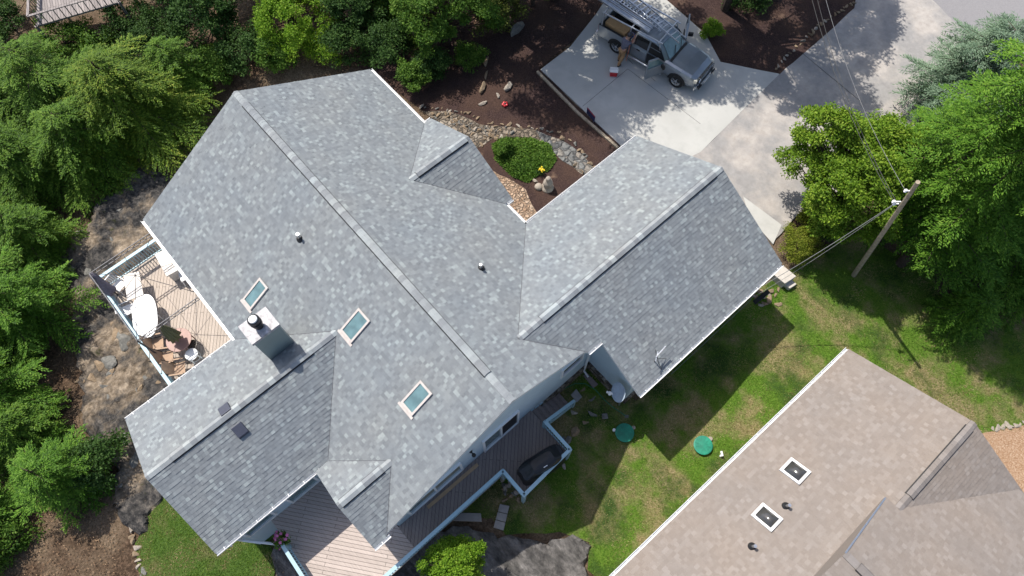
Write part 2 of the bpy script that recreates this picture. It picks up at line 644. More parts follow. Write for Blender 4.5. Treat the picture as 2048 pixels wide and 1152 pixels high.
M['green'] = plain('green_plastic', (.012, .21, .13), .6, var=.35, scale=3)
M['cover'] = plain('black_vinyl', (.011, .011, .013), .38, var=.2, scale=5, bmp=.35)
M['wplastic'] = plain('white_plastic', (.80, .79, .77), .4, var=.03)
M['cream'] = plain('cream_laminate', (.66, .60, .53), .55, var=.04)
M['terra'] = plain('terracotta_top', (.30, .16, .125), .5, var=.12)
M['olive'] = plain('olive_canvas', (.12, .115, .055), .85, var=.15)
M['tan'] = plain('tan_sling', (.40, .27, .18), .75)
M['bronze'] = plain('dark_bronze', (.035, .028, .022), .45, .3)
M['grille_grey'] = plain('charcoal_frame', (.05, .05, .058), .5, .3)
M['drape'] = plain('grey_netting', (.16, .14, .17), .95, var=.25, scale=14, bmp=.6)
M['board'] = plain('pine_board', (.45, .30, .17), .7, var=.12)
M['carpaint'], _nt, _b = newmat('grey_car_paint')
_v = coords(_nt)
_n = noise(_nt, _v, 1.2, 3)
_r = ramp(_nt, [(.3, (.27, .30, .33)), (.7, (.31, .34, .37))])
_nt.links.new(_n, _r.inputs[0])
_nt.links.new(_r.outputs[0], _b.inputs['Base Color'])
_b.inputs['Metallic'].default_value = .6
_b.inputs['Roughness'].default_value = .32
_b.inputs['Coat Weight'].default_value = .8
_b.inputs['Coat Roughness'].default_value = .06
M['tyre'] = plain('tyre_rubber', (.015, .015, .015), .85)
M['chrome'] = plain('chrome', (.75, .76, .78), .15, .95, var=.05)
M['headlamp'] = plain('clear_lens', (.70, .66, .55), .15, .1)
M['card'] = plain('cardboard', (.42, .25, .11), .8)
M['blue'] = plain('blue_plastic', (.03, .07, .30), .45)
M['red'] = plain('red_plastic', (.55, .02, .03), .4)
M['navy'] = plain('navy_board', (.015, .02, .07), .6)
M['skin'] = plain('skin', (.42, .24, .17), .6)
M['shirt'] = plain('grey_shirt', (.13, .125, .16), .9, var=.2, scale=10)
M['pants'] = plain('tan_trousers', (.36, .21, .10), .9)
M['orange'] = plain('orange_rope', (.65, .14, .04), .7)
M['pink'] = plain('pink_petals', (.60, .16, .36), .6)
M['yellow'] = plain('yellow_petals', (.75, .55, .02), .6)
M['wire'] = plain('pale_cable', (.19, .19, .19), .6)
M['dwire'] = plain('dark_cable', (.03, .03, .03), .6)
M['dish'] = plain('grey_dish', (.40, .47, .55), .4)
M['gstone'] = plain('pale_stone_steps', (.50, .46, .41), .8)
HEML = [(0, (.010, .024, .004)), (.25, (.032, .075, .009)), (.5, (.068, .145, .014)), (.75, (.12, .215, .024)), (1, (.20, .29, .042))]
M['hemlock'] = leafmat('hemlock_needles', HEML, .2)
M['hemlock_y'] = leafmat('golden_hemlock_needles', [(0, (.012, .025, .004)), (.25, (.038, .078, .009)), (.5, (.08, .15, .015)), (.75, (.145, .22, .024)), (1, (.29, .315, .045))], .2)
M['fir'] = leafmat('bright_conifer_needles', [(0, (.010, .030, .004)), (.25, (.033, .088, .008)), (.5, (.07, .165, .014)), (.75, (.12, .235, .024)), (1, (.20, .32, .045))], .2)
M['pine'] = leafmat('blue_pine_needles', [(0, (.035, .06, .035)), (.35, (.10, .16, .10)), (.7, (.19, .27, .18)), (1, (.29, .37, .27))], .2)
M['leaf_m'] = leafmat('mid_green_leaves', [(0, (.014, .036, .006)), (.3, (.045, .105, .015)), (.6, (.09, .18, .024)), (1, (.19, .28, .05))], .3)
M['leaf_d'] = leafmat('dark_green_leaves', [(0, (.008, .022, .006)), (.4, (.026, .062, .013)), (.7, (.05, .105, .022)), (1, (.11, .18, .045))], .2, rough=.62, spec=.15)
M['leaf_b'] = leafmat('bright_green_leaves', [(0, (.035, .08, .007)), (.35, (.105, .215, .015)), (.65, (.20, .33, .026)), (1, (.35, .46, .07))], .35)
M['leaf_y'] = leafmat('yellow_green_leaves', [(0, (.035, .055, .006)), (.35, (.11, .15, .014)), (.65, (.19, .23, .024)), (1, (.36, .34, .06))], .3)
M['leaf_yg'] = leafmat('fresh_green_leaves', [(0, (.02, .05, .004)), (.35, (.08, .16, .011)), (.65, (.145, .245, .018)), (1, (.29, .37, .05))], .25)
M['leaf_o'] = leafmat('olive_leaves', [(0, (.022, .034, .008)), (.4, (.065, .092, .02)), (.7, (.12, .15, .034)), (1, (.21, .23, .07))], .3)
M['litter'] = leafmat('fallen_leaf', [(0, (.04, .025, .015)), (.5, (.17, .10, .055)), (1, (.38, .26, .16))], .1)
M['blade'] = leafmat('grass_blade', [(0, (.036, .09, .008)), (.4, (.105, .205, .02)), (.7, (.185, .28, .045)), (1, (.28, .34, .08))], .3, nscale=1.3, patch=[(0, (.10, .11, .03)), (.4, (.27, .23, .10)), (.75, (.50, .38, .23)), (1, (.58, .46, .32))])

# ------------------------------------------------------------------ the ground
def ground_sheet():
    a = np.arange(-42, 32.01, .6)
    b = np.arange(-32, 52.01, .6)
    far = np.array([60, 90, 150, 300, 600.])
    xs = np.concatenate([-far[::-1], a, far])
    ys = np.concatenate([-far[::-1], b, far])
    X, Y = np.meshgrid(xs, ys)
    Z = hz(X, Y)
    nx, ny = len(xs), len(ys)
    v = np.stack([X, Y, Z], -1).reshape(-1, 3)
    i = np.arange(nx * ny).reshape(ny, nx)
    f = np.stack([i[:-1, :-1], i[:-1, 1:], i[1:, 1:], i[1:, :-1]], -1).reshape(-1, 4)
    me = bpy.data.meshes.new('ground')
    me.from_pydata(v.tolist(), [], f.tolist())
    me.materials.append(M['soil'])
    me.polygons.foreach_set('use_smooth', [True] * len(me.polygons))
    o = link(bpy.data.objects.new('ground', me))
    o['kind'] = 'structure'
    return o


ground_sheet()


def ragged(pts, amp, step=.5, seed=0):
    r = random.Random(seed)
    out = []
    for i in range(len(pts)):
        a, b = Vector(pts[i]), Vector(pts[(i + 1) % len(pts)])
        n = max(1, int((b - a).length / step))
        for k in range(n):
            p = a.lerp(b, k / n)
            out.append((p.x + r.uniform(-amp, amp), p.y + r.uniform(-amp, amp)))
    return out


def sheet(name, pts, mat, off=.03, amp=0, grid=.6, kind='structure', edge=0, z=None, seed=0, step=.5, relief=0):
    if amp:
        pts = ragged(pts, amp, step, seed)
    bm = bmesh.new()
    vs = [bm.verts.new((x, y, 0)) for x, y in pts]
    bm.faces.new(vs)
    bmesh.ops.triangulate(bm, faces=bm.faces[:])
    for ax in (0, 1):
        c = [p[ax] for p in pts]
        k = math.floor(min(c) / grid) * grid
        while k < max(c):
            co = [0, 0, 0]
            co[ax] = k + .013
            no = [0, 0, 0]
            no[ax] = 1
            bmesh.ops.bisect_plane(bm, geom=bm.verts[:] + bm.edges[:] + bm.faces[:], plane_co=co, plane_no=no)
            k += grid
    P_ = np.array([v.co[:2] for v in bm.verts])
    Z = hz(P_[:, 0], P_[:, 1]) + off if z is None else np.full(len(P_), z)
    for v, zz in zip(bm.verts, Z):
        v.co.z = zz
        if relief:
            q = Vector((v.co.x, v.co.y, seed))
            e_ = 0 if v.is_boundary else 1
            v.co.z += relief * e_ * max(-.05, .35 + noise3.fractal(q * .55, 1., 2., 4) + .35 * noise3.noise(q * 2.1))
    bmesh.ops.recalc_face_normals(bm, faces=bm.faces[:])
    if bm.faces[:] and sum(f.normal.z for f in bm.faces) < 0:
        bmesh.ops.reverse_faces(bm, faces=bm.faces[:])
    if edge:
        be = [e for e in bm.edges if e.is_boundary]
        r_ = bmesh.ops.extrude_edge_only(bm, edges=be)
        for g in r_['geom']:
            if isinstance(g, bmesh.types.BMVert):
                g.co.z -= edge
    me = bpy.data.meshes.new(name)
    bm.to_mesh(me)
    bm.free()
    me.materials.append(M[mat])
    o = link(bpy.data.objects.new(name, me))
    o['kind'] = kind
    return o


def gpx(*px):
    return [gp(*p)[:2] for p in px]


LAWN = gpx((1175, 715), (1270, 800), (1450, 640), (1540, 560), (1600, 530), (1650, 490), (1720, 470), (1850, 540), (1930, 640), (2070, 600), (2075, 858), (1968, 864), (1950, 900), (1600, 900), (1215, 1170), (1172, 1140), (1180, 1085), (1120, 1062), (1010, 1068), (985, 1040), (900, 1030), (880, 1000), (960, 880), (1050, 800))
sheet('lawn', LAWN, 'grass', .05, .07, seed=3)
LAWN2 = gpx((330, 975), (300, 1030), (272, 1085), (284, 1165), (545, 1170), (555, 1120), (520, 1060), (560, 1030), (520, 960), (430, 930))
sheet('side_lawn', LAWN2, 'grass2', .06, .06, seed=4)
sheet('garden_bed', gpx((700, 120), (860, 60), (1000, 10), (1120, -30), (1210, -30), (1192, 40), (1078, 140), (1240, 292), (1290, 330), (1060, 470), (1000, 430), (930, 290), (860, 235), (800, 190)), 'mulch', .04, .08, seed=5)
sheet('roadside_bed', gpx((1290, -40), (1730, -60), (1712, 15), (1562, 150), (1445, 128), (1405, 60), (1320, -10)), 'mulch', .05, .05, seed=6)
sheet('tree_bed', gpx((1840, 500), (1900, 480), (2080, 480), (2080, 600), (1960, 600), (1880, 590)), 'mulch', .055, .1, seed=9)
sheet('rock_outcrop', gpx((300, 330), (255, 380), (190, 430), (120, 520), (150, 600), (150, 690), (155, 760), (165, 830), (205, 900), (235, 960), (235, 1010), (260, 1060), (280, 1075), (320, 985), (420, 900), (480, 700), (470, 500), (420, 420)), 'rock', .05, .28, seed=7, step=.35, relief=.38, grid=.2)
sheet('stone_ledge', gpx((840, 1075), (905, 1050), (1000, 1075), (1090, 1086), (1125, 1072), (1180, 1085), (1170, 1140), (1180, 1200), (760, 1220), (700, 1200)), 'rockgrey', .07, .14, seed=8, relief=.22, grid=.2, step=.3)
sheet('deck_side_rock', gpx((560, 1070), (545, 1110), (565, 1200), (700, 1240), (800, 1100), (620, 1030)), 'rockgrey', .075, .07, seed=18, relief=.2, grid=.25)
PADW = gpx((1081, 141), (1140, 96), (1192, 30), (1220, -12), (1330, 0), (1410, 70), (1440, 126), (1558, 150), (1400, 306), (1352, 330), (1290, 330), (1242, 294))
sheet('parking_pad', PADW, 'concrete', .09, 0, edge=.12)
sheet('driveway', gpx((1558, 150), (1640, 80), (1708, 18), (1716, -40), (1820, -40), (1850, -12), (1932, 72), (1960, 120), (1860, 220), (1700, 380), (1600, 425), (1548, 482), (1440, 400), (1300, 400), (1352, 330), (1400, 306)), 'concrete_old', .085, .02, edge=.1, seed=2)
sheet('pavement', gpx((1485, 395), (1562, 452), (1545, 490), (1500, 440)), 'concrete', .1, 0, edge=.1)
sheet('creek_bed', gpx((1070, 262), (1120, 280), (1165, 310), (1190, 345), (1170, 350), (1125, 322), (1092, 292)), 'cobble_g', .065, .04, seed=25)
sheet('road', gpx((1800, -60), (1850, -12), (1932, 72), (2030, 118), (2150, 140), (2200, -80)), 'asphalt', .075, .02, seed=12)
sheet('gravel_bed', gpx((1960, 868), (2070, 845), (2080, 1010), (2000, 960)), 'gravel', .06, .03, seed=13)
sheet('flagstone_path', gpx((1020, 360), (1050, 380), (1072, 425), (1085, 470), (1030, 470), (985, 400), (960, 330)), 'flagp', .05, .04, seed=14)
sheet('creek_bed', gpx((845, 222), (900, 222), (960, 250), (1060, 258), (1120, 280), (1165, 310), (1190, 345), (1165, 350), (1120, 320), (1090, 288), (1040, 275), (985, 278), (950, 300), (900, 262)), 'cobble', .055, .05, seed=15)
0 and sheet('wood_path', gpx((40, 1040), (70, 1050), (60, 1110), (30, 1160), (-20, 1160)), 'flag', .05, .08, seed=16)
# saw joints in the pad are real grooves: thin dark strips let into the slab
mj = MB()
for a, b in (((1165, 215), (1255, 140)), ((1195, 60), (1310, 165)), ((1255, 140), (1400, 250)), ((1210, 75), (1265, 130))):
    pa, pb = gp(*a), gp(*b)
    mj.bar((pa[0], pa[1], pa[2] + .089), (pb[0], pb[1], pb[2] + .089), .02, .006)
for a, b in (((1605, 110), (1720, 205)), ((1770, -20), (1880, 85))):
    pa, pb = gp(*a), gp(*b)
    mj.bar((pa[0], pa[1], pa[2] + .084), (pb[0], pb[1], pb[2] + .084), .03, .006)
tag(mj.build('slab_joints', plain('joint', (.10, .095, .09), .9)), kind='structure')

# ------------------------------------------------------------------ shingled slopes
E0, SL = 2.8, .5637


def clipy(poly, lo, hi):
    def cut(pts, keep, at_):
        out = []
        for i in range(len(pts)):
            a, b = pts[i], pts[(i + 1) % len(pts)]
            ka, kb = keep(a), keep(b)
            if ka:
                out.append(a)
            if ka != kb:
                t = (at_ - a[1]) / (b[1] - a[1])
                out.append((a[0] + t * (b[0] - a[0]), at_))
        return out
    p = cut(poly, lambda q: q[1] >= lo - 1e-9, lo)
    if len(p) >= 3:
        p = cut(p, lambda q: q[1] <= hi + 1e-9, hi)
    return p


def slope(mb, poly, course=.143, thick=.013, mat=0):
    """lays overlapping courses of shingles over a flat polygon (real steps at every butt edge)"""
    P3 = [Vector(p) for p in poly]
    n = Vector((0, 0, 0))
    for i in range(len(P3)):
        a, b = P3[i], P3[(i + 1) % len(P3)]
        n += a.cross(b)
    n.normalize()
    if n.z < 0:
        n = -n
    t = (Vector((0, 0, 1)) - n * n.z).normalized()
    e = t.cross(n)
    o = min(P3, key=lambda p: p.z)
    q = [((p - o).dot(e), (p - o).dot(t)) for p in P3]
    top = max(y for x, y in q)
    k = 0
    rr = random.Random(int(abs(o.x * 31 + o.y * 17) * 100) + len(P3))
    sw = lambda pts: [(b, a) for a, b in pts]
    while k * course < top - 1e-4:
        lo, hi = k * course, (k + 1) * course
        c = clipy(q, lo, hi)
        if len(c) >= 3:
            xe = max(a for a, b in c)
            x0 = min(a for a, b in c)
            while x0 < xe - 1e-5:
                x1 = min(xe, x0 + rr.choice((.15, .2, .24, .3)))
                if xe - x1 < .06:
                    x1 = xe
                th = thick * rr.choice((.3, .55, .85, 1.15))
                f = lambda a, b: o + e * a + t * b + n * (th * (1 - (b - lo) / course) + .012)
                piece = sw(clipy(sw(c), x0, x1))
                if len(piece) >= 3:
                    mb.poly([f(a, b) for a, b in piece], mat, piece)
                    ys = [a for a, b in piece if abs(b - lo) < 1e-6]
                    if len(ys) >= 2:
                        a0, a1 = min(ys), max(ys)
                        mb.poly([f(a0, lo), f(a1, lo), o + e * a1 + t * lo + n * .012, o + e * a0 + t * lo + n * .012], mat, [(a0, lo + .001), (a1, lo + .001), (a1, lo + .001), (a0, lo + .001)])
                x0 = x1
        k += 1


def slab(mb, poly, th=.16, m=0):
    P3 = [Vector(p) for p in poly]
    d = Vector((0, 0, -th))
    mb.loft([[p + d for p in P3], [p for p in P3]], m)


def ridge_cap(parent, p0, p1, v0, v1, sl, mats, name='ridge_vent'):
    """cap shingles along a whole ridge p0-p1; between fractions v0..v1 they ride on a black vent strip"""
    p0, p1 = Vector(p0), Vector(p1)
    d = (p1 - p0)
    L = d.length
    d = d / L
    s = d.cross(Vector((0, 0, 1))).normalized()
    mb = MB()
    w = .14

    def strip(a, b, h, wd, m, uvm):
        n = max(1, int(round((b - a) / .25))) if uvm else 1
        for k in range(n):
            x0, x1 = a + (b - a) * k / n, a + (b - a) * (k + 1) / n
            for sg in (1, -1):
                A = p0 + d * x0 + Vector((0, 0, h))
                B = p0 + d * x1 + Vector((0, 0, h + .006 if uvm else h))
                o_ = s * sg * wd + Vector((0, 0, -sl * wd))
                dn = Vector((0, 0, -.035))
                u0 = (k + .02) * .25 + a * 3.1
                u1 = (k + .98) * .25 + a * 3.1
                mb.poly([A, B, B + o_, A + o_], m, [(u0, 1), (u1, 1), (u1, 1), (u0, 1)])
                mb.poly([A + o_, B + o_, B + o_ + dn, A + o_ + dn], 1)
            mb.poly([p0 + d * x1 + Vector((0, 0, h + .006)), p0 + d * x1 + s * wd + Vector((0, 0, h - sl * wd)), p0 + d * x1 - s * wd + Vector((0, 0, h - sl * wd))], m)
    a, b = L * v0, L * v1
    if a > .2:
        strip(0, a, .045, .13, 0, True)
    if L - b > .2:
        strip(b, L, .045, .13, 0, True)
    strip(a, b, .06, w + .025, 1, False)  # vent base, black and wider than the cap to paint its edge shadow
    strip(a, b, .09, w, 0, True)
    return mb.build(name, mats, parent)


def gutter(parent, p0, p1, side, mat='white', brackets=True, name='gutter'):
    """open white trough along an eave; side = outward direction"""
    p0, p1 = Vector(p0), Vector(p1)
    d = (p1 - p0).normalized()
    s = Vector(side)
    mb = MB()
    w, h, t = .12, .10, .014
    prof = [(0, 0), (0, -h), (w, -h), (w, 0), (w - t, 0), (w - t, -h + t), (t, -h + t), (t, 0)]
    mb.loft([[p + s * a + Vector((0, 0, b - .01)) for a, b in prof] for p in (p0, p1)])
    if brackets:
        L = (p1 - p0).length
        n = max(1, int(L / .62))
        for k in range(n):
            c = p0 + d * (L * (k + .5) / n)
            mb.bar(c + s * (-.02) + Vector((0, 0, .006)), c + s * (w + .004) + Vector((0, 0, .006)), .022, .012)
    return mb.build(name, M[mat], parent)


# ------------------------------------------------------------------ the grey house
house = thing('house', 'large blue sided house under a grey shingle roof with several gables', 'house', (-6, 2.6, 0), world=True)
XA, XB = -14.73, 1.885
YN, YS, YM = 8.51, -3.31, 2.60
ZR = E0 + SL * 5.91
GA, GB, GY0, GY1 = -3.97, 4.25, 6.87, 15.13
GR = (GA + GB) / 2
ZG = E0 + SL * (GB - GR)
yat = lambda z: (ZR - z) / SL         # how far down the main slopes lie at height z
GI = 1.97
ZI = ZG - SL * (GI - GR)
WA, WB, WY = -7.69, -1.53, -8.09
WR = (WA + WB) / 2
ZW = E0 + SL * (WB - WR)
SA, SB, SY = -1.50, 1.96, -3.89
SR = (SA + SB) / 2
ZS = E0 + SL * (SB - SR)
EA, EB, EY = -10.71, -5.29, 8.92
ER = (EA + EB) / 2
ZE = E0 + SL * (EB - ER)
slopes = [
    [(XA, YN, E0), (XB, YN, E0), (XB, YM, ZR), (XA, YM, ZR)],
    [(XA, YS, E0), (XB, YS, E0), (XB, YM, ZR), (XA, YM, ZR)],
    [(GA, GY1, E0), (GR, GY1, ZG), (GR, YM + yat(ZG), ZG), (GA, YN, E0)],
    [(GR, GY0, ZG), (GR, GY1, ZG), (GB, GY1, E0), (GB, GY0, E0)],
    [(GR, YM + yat(ZG), ZG), (GR, GY0, ZG), (GI, GY0, ZI), (GI, YM + yat(ZI), ZI)],
    [(WA, WY, E0), (WR, WY, ZW), (WR, YM - yat(ZW), ZW), (WA, YS, E0)],
    [(WB, WY, E0), (WR, WY, ZW), (WR, YM - yat(ZW), ZW), (WB, YS, E0)],
    [(SA, SY, E0), (SR, SY, ZS), (SR, YM - yat(ZS), ZS), (SA, YS, E0)],
    [(SB, SY, E0), (SR, SY, ZS), (SR, YM - yat(ZS), ZS), (SB, YS, E0)],
    [(EA, EY, E0), (ER, EY, ZE), (ER, YM + yat(ZE), ZE), (EA, YN, E0)],
    [(EB, EY, E0), (ER, EY, ZE), (ER, YM + yat(ZE), ZE), (EB, YN, E0)],
]
mb = MB()
for p in slopes:
    slope(mb, p)
roof = mb.build('roof', M['shingle'], house, fixn=False)
mb = MB()
for p in slopes:
    slab(mb, p)
mb.build('fascia', M['white'], roof)
# valley lines: narrow open seams of dark lining between two slopes
vm_ = plain('valley', (.10, .105, .115), .8)
for a, b in (((GA, YN, E0), (GR, YM + yat(ZG), ZG)), ((GR, YM + yat(ZG), ZG), (GI, YM + yat(ZI), ZI)), ((WB, YS, E0), (WR, YM - yat(ZW), ZW)), ((WA, YS, E0), (WR, YM - yat(ZW), ZW)), ((EA, YN, E0), (ER, YM + yat(ZE), ZE)), ((EB, YN, E0), (ER, YM + yat(ZE), ZE)), ((SB, YS, E0), (SR, YM - yat(ZS), ZS)), ((SA, YS, E0), (SR, YM - yat(ZS), ZS))):
    a, b = Vector(a) + Vector((0, 0, .027)), Vector(b) + Vector((0, 0, .027))
    mb = MB()
    mb.bar(a, b, .02, .008)
    mb.build('valley_lining', vm_, roof)
caps = [M['cap'], M['black']]
ridge_cap(house, (XA, YM, ZR), (XB, YM, ZR), .045, .925, SL, caps)
ridge_cap(house, (GR, GY1, ZG), (GR, YM + yat(ZG) + .05, ZG), .04, .90, SL, caps)
ridge_cap(house, (WR, WY, ZW), (WR, YM - yat(ZW), ZW), .12, .86, SL, caps)
ridge_cap(house, (SR, SY, ZS), (SR, YM - yat(ZS), ZS), .05, .82, SL, caps)
ridge_cap(house, (ER, EY, ZE), (ER, YM + yat(ZE), ZE), .05, .88, SL, caps)
gutter(house, (XA, YN, E0), (EA, YN, E0), (0, 1, 0), brackets=False)
gutter(house, (EB, YN, E0), (GA, YN, E0), (0, 1, 0), brackets=False)
gutter(house, (EA, YN + .1, E0), (EA, EY, E0), (-1, 0, 0), brackets=False)
gutter(house, (EB, YN + .1, E0), (EB, EY, E0), (1, 0, 0), brackets=False)
gutter(house, (GA, YN, E0), (GA, GY1, E0), (-1, 0, 0), brackets=False)
gutter(house, (GB, GY0, E0), (GB, GY1, E0), (1, 0, 0))
gutter(house, (GI, YM + yat(ZI), ZI), (GI, GY0, ZI), (1, 0, 0))
gutter(house, (WA, YS - .1, E0), (WA, WY, E0), (-1, 0, 0))
gutter(house, (WB, YS - .1, E0), (WB, WY, E0), (1, 0, 0))
gutter(house, (SB, SY, E0), (SB, YS + .1, E0), (1, 0, 0))
gutter(house, (XA, YS, E0), (WA, YS, E0), (0, -1, 0), brackets=False)

# walls
WX0, WX1, WYN, WYS = XA + .35, 1.55, YN - .38, YS + .36
mb = MB()
zt = lambda y: ZR - SL * abs(y - YM) - .2
mb.extr([(WYS, -2.9), (WYN, -2.9), (WYN, zt(WYN)), (YM, zt(YM)), (WYS, zt(WYS))], 0, WX0, WX1)
mb.build('wall', M['siding'], house)
mb = MB()
zg = lambda x: ZG - SL * abs(x - GR) - .2
mb.extr([(GA + .35, -1.6), (3.74, -1.6), (3.74, zg(3.74)), (GR, zg(GR)), (GA + .35, zg(GA + .35))], 1, 7.30, GY1 - .35)
mb.build('wall', M['siding'], house)
mb = MB()
zw = lambda x: ZW - SL * abs(x - WR) - .2
mb.extr([(WA + .35, -2.9), (-1.9, -2.9), (-1.9, zw(-1.9)), (WR, zw(WR)), (WA + .35, zw(WA + .35))], 1, WY + .35, WYS + .02)
mb.build('wall', M['siding'], house)
mb = MB()
ze = lambda x: ZE - SL * abs(x - ER) - .2
mb.extr([(EA + .35, -1), (EB - .35, -1), (EB - .35, ze(EB - .35)), (ER, ze(ER)), (EA + .35, ze(EA + .35))], 1, WYN - .02, EY - .35)
mb.build('wall', M['siding'], house)
# stone foundation along the yard side
mb = MB()
mb.box((1.58, 5.6, -.95), (.14, 3.3, 1.1))
mb.box((2.62, 7.27, -.95), (2.2, .13, 1.1))
mb.box((3.78, 11.0, -.95), (.12, 7.4, .9))
mb.build('foundation', M['cobble'], house)


def window(x, y0, y1, z0, z1, pm='dglass', n=1, name='window', fm='white', rail_=False):
    fr = MB()
    fw = .09
    for ya, yb, za, zb in ((y0, y1, z0 - .03, z0 + fw), (y0, y1, z1 - fw, z1), (y0, y0 + fw, z0 + fw, z1 - fw), (y1 - fw, y1, z0 + fw, z1 - fw)):
        fr.box((x + .03, (ya + yb) / 2, (za + zb) / 2), (.10, yb - ya, zb - za))
    for k in range(1, n):
        yc = y0 + (y1 - y0) * k / n
        fr.box((x + .03, yc, (z0 + z1) / 2), (.085, .08, z1 - z0 - 2 * fw))
    o = fr.build(name, M[fm], house)
    for k in range(n):
        pn = MB()
        a, b = y0 + (y1 - y0) * k / n + .05, y0 + (y1 - y0) * (k + 1) / n - .05
        pn.box((x + .012, (a + b) / 2, (z0 + z1) / 2), (.02, b - a, z1 - z0 - .12))
        if rail_:
            pn.box((x + .028, (a + b) / 2, (z0 + z1) / 2), (.02, b - a, .04))
        pn.build('pane', M[pm if not isinstance(pm, tuple) else pm[k]], o)
    return o


window(1.55, 5.42, 6.62, 1.42, 2.5)
window(1.55, 1.36, 3.2, .16, 2.22, ('glass', 'black'), 2, 'sliding_door')
window(1.55, -2.35, .28, .50, 2.0, 'glass', 2)
window(-1.9, -5.55, -4.2, .25, 2.2, 'glass', 1)
window(-1.9, -7.45, -6.15, .45, 2.2, 'glass', 1)
mb = MB()
mb.lathe([(.0, 2.02), (.07, 2.03), (.085, 2.1), (.06, 2.22), (.02, 2.26), (0, 2.3)], (1.72, .82, 0), 10)
mb.box((1.62, .82, 2.17), (.14, .05, .05))
mb.box((1.565, .82, 2.15), (.03, .12, .2))
mb.build('wall_lamp', M['black'], house)
# downspouts
mb = MB()
mb.tube([(GI + .06, 6.75, ZI - .1), (GI + .06, 6.78, ZI - .3), (1.66, 6.92, ZI - .75), (1.66, 6.95, -.8), (1.95, 6.95, -.98)], .045, 6)
mb.build('downspout', M['white'], house)
mb = MB()
mb.tube([(WB + .06, -7.62, 2.72), (WB + .06, -7.62, 2.5), (-1.80, -7.6, 2.2), (-1.80, -7.6, .9), (-.75, -6.62, .5), (-.7, -6.6, -1.8)], .05, 6)
mb.build('downspout', M['white'], house)

# chimney on the west wing
chim = MB()
cx0, cx1, cy0, cy1, cz = -6.27, -5.5, -2.66, -1.64, 5.98
chim.box(((cx0 + cx1) / 2, (cy0 + cy1) / 2, (2.9 + cz) / 2), (cx1 - cx0, cy1 - cy0, cz - 2.9))
co = chim.build('chimney', M['chim'], house)
mb = MB()
mb.box(((cx0 + cx1) / 2, (cy0 + cy1) / 2, cz + .02), (cx1 - cx0 + .1, cy1 - cy0 + .1, .05))
for a, b, c_, d_ in ((cx0 - .05, cx1 + .05, cy0 - .05, cy0 - .03), (cx0 - .05, cx1 + .05, cy1 + .03, cy1 + .05), (cx0 - .05, cx0 - .03, cy0 - .03, cy1 + .03), (cx1 + .03, cx1 + .05, cy0 - .03, cy1 + .03)):
    mb.box(((a + b) / 2, (c_ + d_) / 2, cz - .03), (b - a, d_ - c_, .14))
mb.build('chimney_cap', M['shiny'], co)
mb = MB()
fc = (-5.86, -2.15, cz + .045)
mb.lathe([(.15, 0), (.15, .2), (.19, .21), (.19, .27), (.16, .28), (.16, .34), (.21, .35), (.21, .42), (.17, .43), (.17, .5), (.21, .51), (.21, .60), (.14, .64)], fc, 24)
mb.build('flue', M['black'], co)
mb = MB()
mb.lathe([(.0, .60), (.145, .60), (.15, .66), (.13, .69), (0, .70)], fc, 24)
mb.build('flue_lid', M['white'], co)


# skylights on the SW slope: the head lies up the slope
def skylight(pxs, slope_z, parent, fm, gm, height=.1, dome=False, frame=.075):
    # pxs: lower-left.. corners as picture points on the slope, reduced to a centre and an upright rectangle
    ctr = [0, 0]
    pts = []
    for px in pxs:
        z = 4.
        for _ in range(30):
            x, y = at(px[0], px[1], z)
            z = .5 * z + .5 * (slope_z(x, y) + height)
        pts.append((x, y))
    xs = sorted(p[0] for p in pts)
    ys = sorted(p[1] for p in pts)
    x0, x1 = (xs[0] + xs[1]) / 2, (xs[2] + xs[3]) / 2
    y0, y1 = (ys[0] + ys[1]) / 2, (ys[2] + ys[3]) / 2
    S = lambda x, y, h: (x, y, slope_z(x, y) + h)
    fr = MB()
    f = frame

    def ringbox(xa, xb, ya, yb, h0, h1):
        vs = [S(x, y, h) for h in (h0, h1) for x, y in ((xa, ya), (xb, ya), (xb, yb), (xa, yb))]
        fr.add(vs, [(0, 1, 2, 3), (4, 5, 6, 7), (0, 1, 5, 4), (1, 2, 6, 5), (2, 3, 7, 6), (3, 0, 4, 7)])
    ringbox(x0, x1, y0, y0 + f, 0, height)
    ringbox(x0, x1, y1 - f, y1, 0, height)
    ringbox(x0, x0 + f, y0 + f, y1 - f, 0, height)
    ringbox(x1 - f, x1, y0 + f, y1 - f, 0, height)
    if not dome:
        ringbox(x0 - .07, x1 + .07, y0 - .09, y0 - .002, 0, .05)
    o = fr.build('skylight', fm, parent)
    g = MB()
    if dome:
        nn = 10
        rows = []
        for i in range(nn + 1):
            for j in range(nn + 1):
                a, b = i / nn, j / nn
                hgt = .16 * (1 - abs(2 * a - 1) ** 2.6) * (1 - abs(2 * b - 1) ** 2.6)
                rows.append(S(x0 + f + (x1 - x0 - 2 * f) * a, y0 + f + (y1 - y0 - 2 * f) * b, height - .03 + hgt))
        g.add(rows, [(i * (nn + 1) + j, i * (nn + 1) + j + 1, (i + 1) * (nn + 1) + j + 1, (i + 1) * (nn + 1) + j) for i in range(nn) for j in range(nn)])
    else:
        g.poly([S(x0 + f, y0 + f, height - .035), S(x1 - f, y0 + f, height - .035), S(x1 - f, y1 - f, height - .035), S(x0 + f, y1 - f, height - .035)])
    g.build('pane', gm, o, smooth=dome)
    return o


zsw = lambda x, y: ZR - SL * (YM - y)
skylight([(484, 600), (516, 557), (536, 570), (503, 622)], zsw, house, M['trim'], M['glass'])
skylight([(678, 661), (716, 617), (740, 639), (704, 686)], zsw, house, M['trim'], M['glass'])
skylight([(801, 806), (839, 760), (863, 784), (826, 834)], zsw, house, M['trim'], M['glass'])


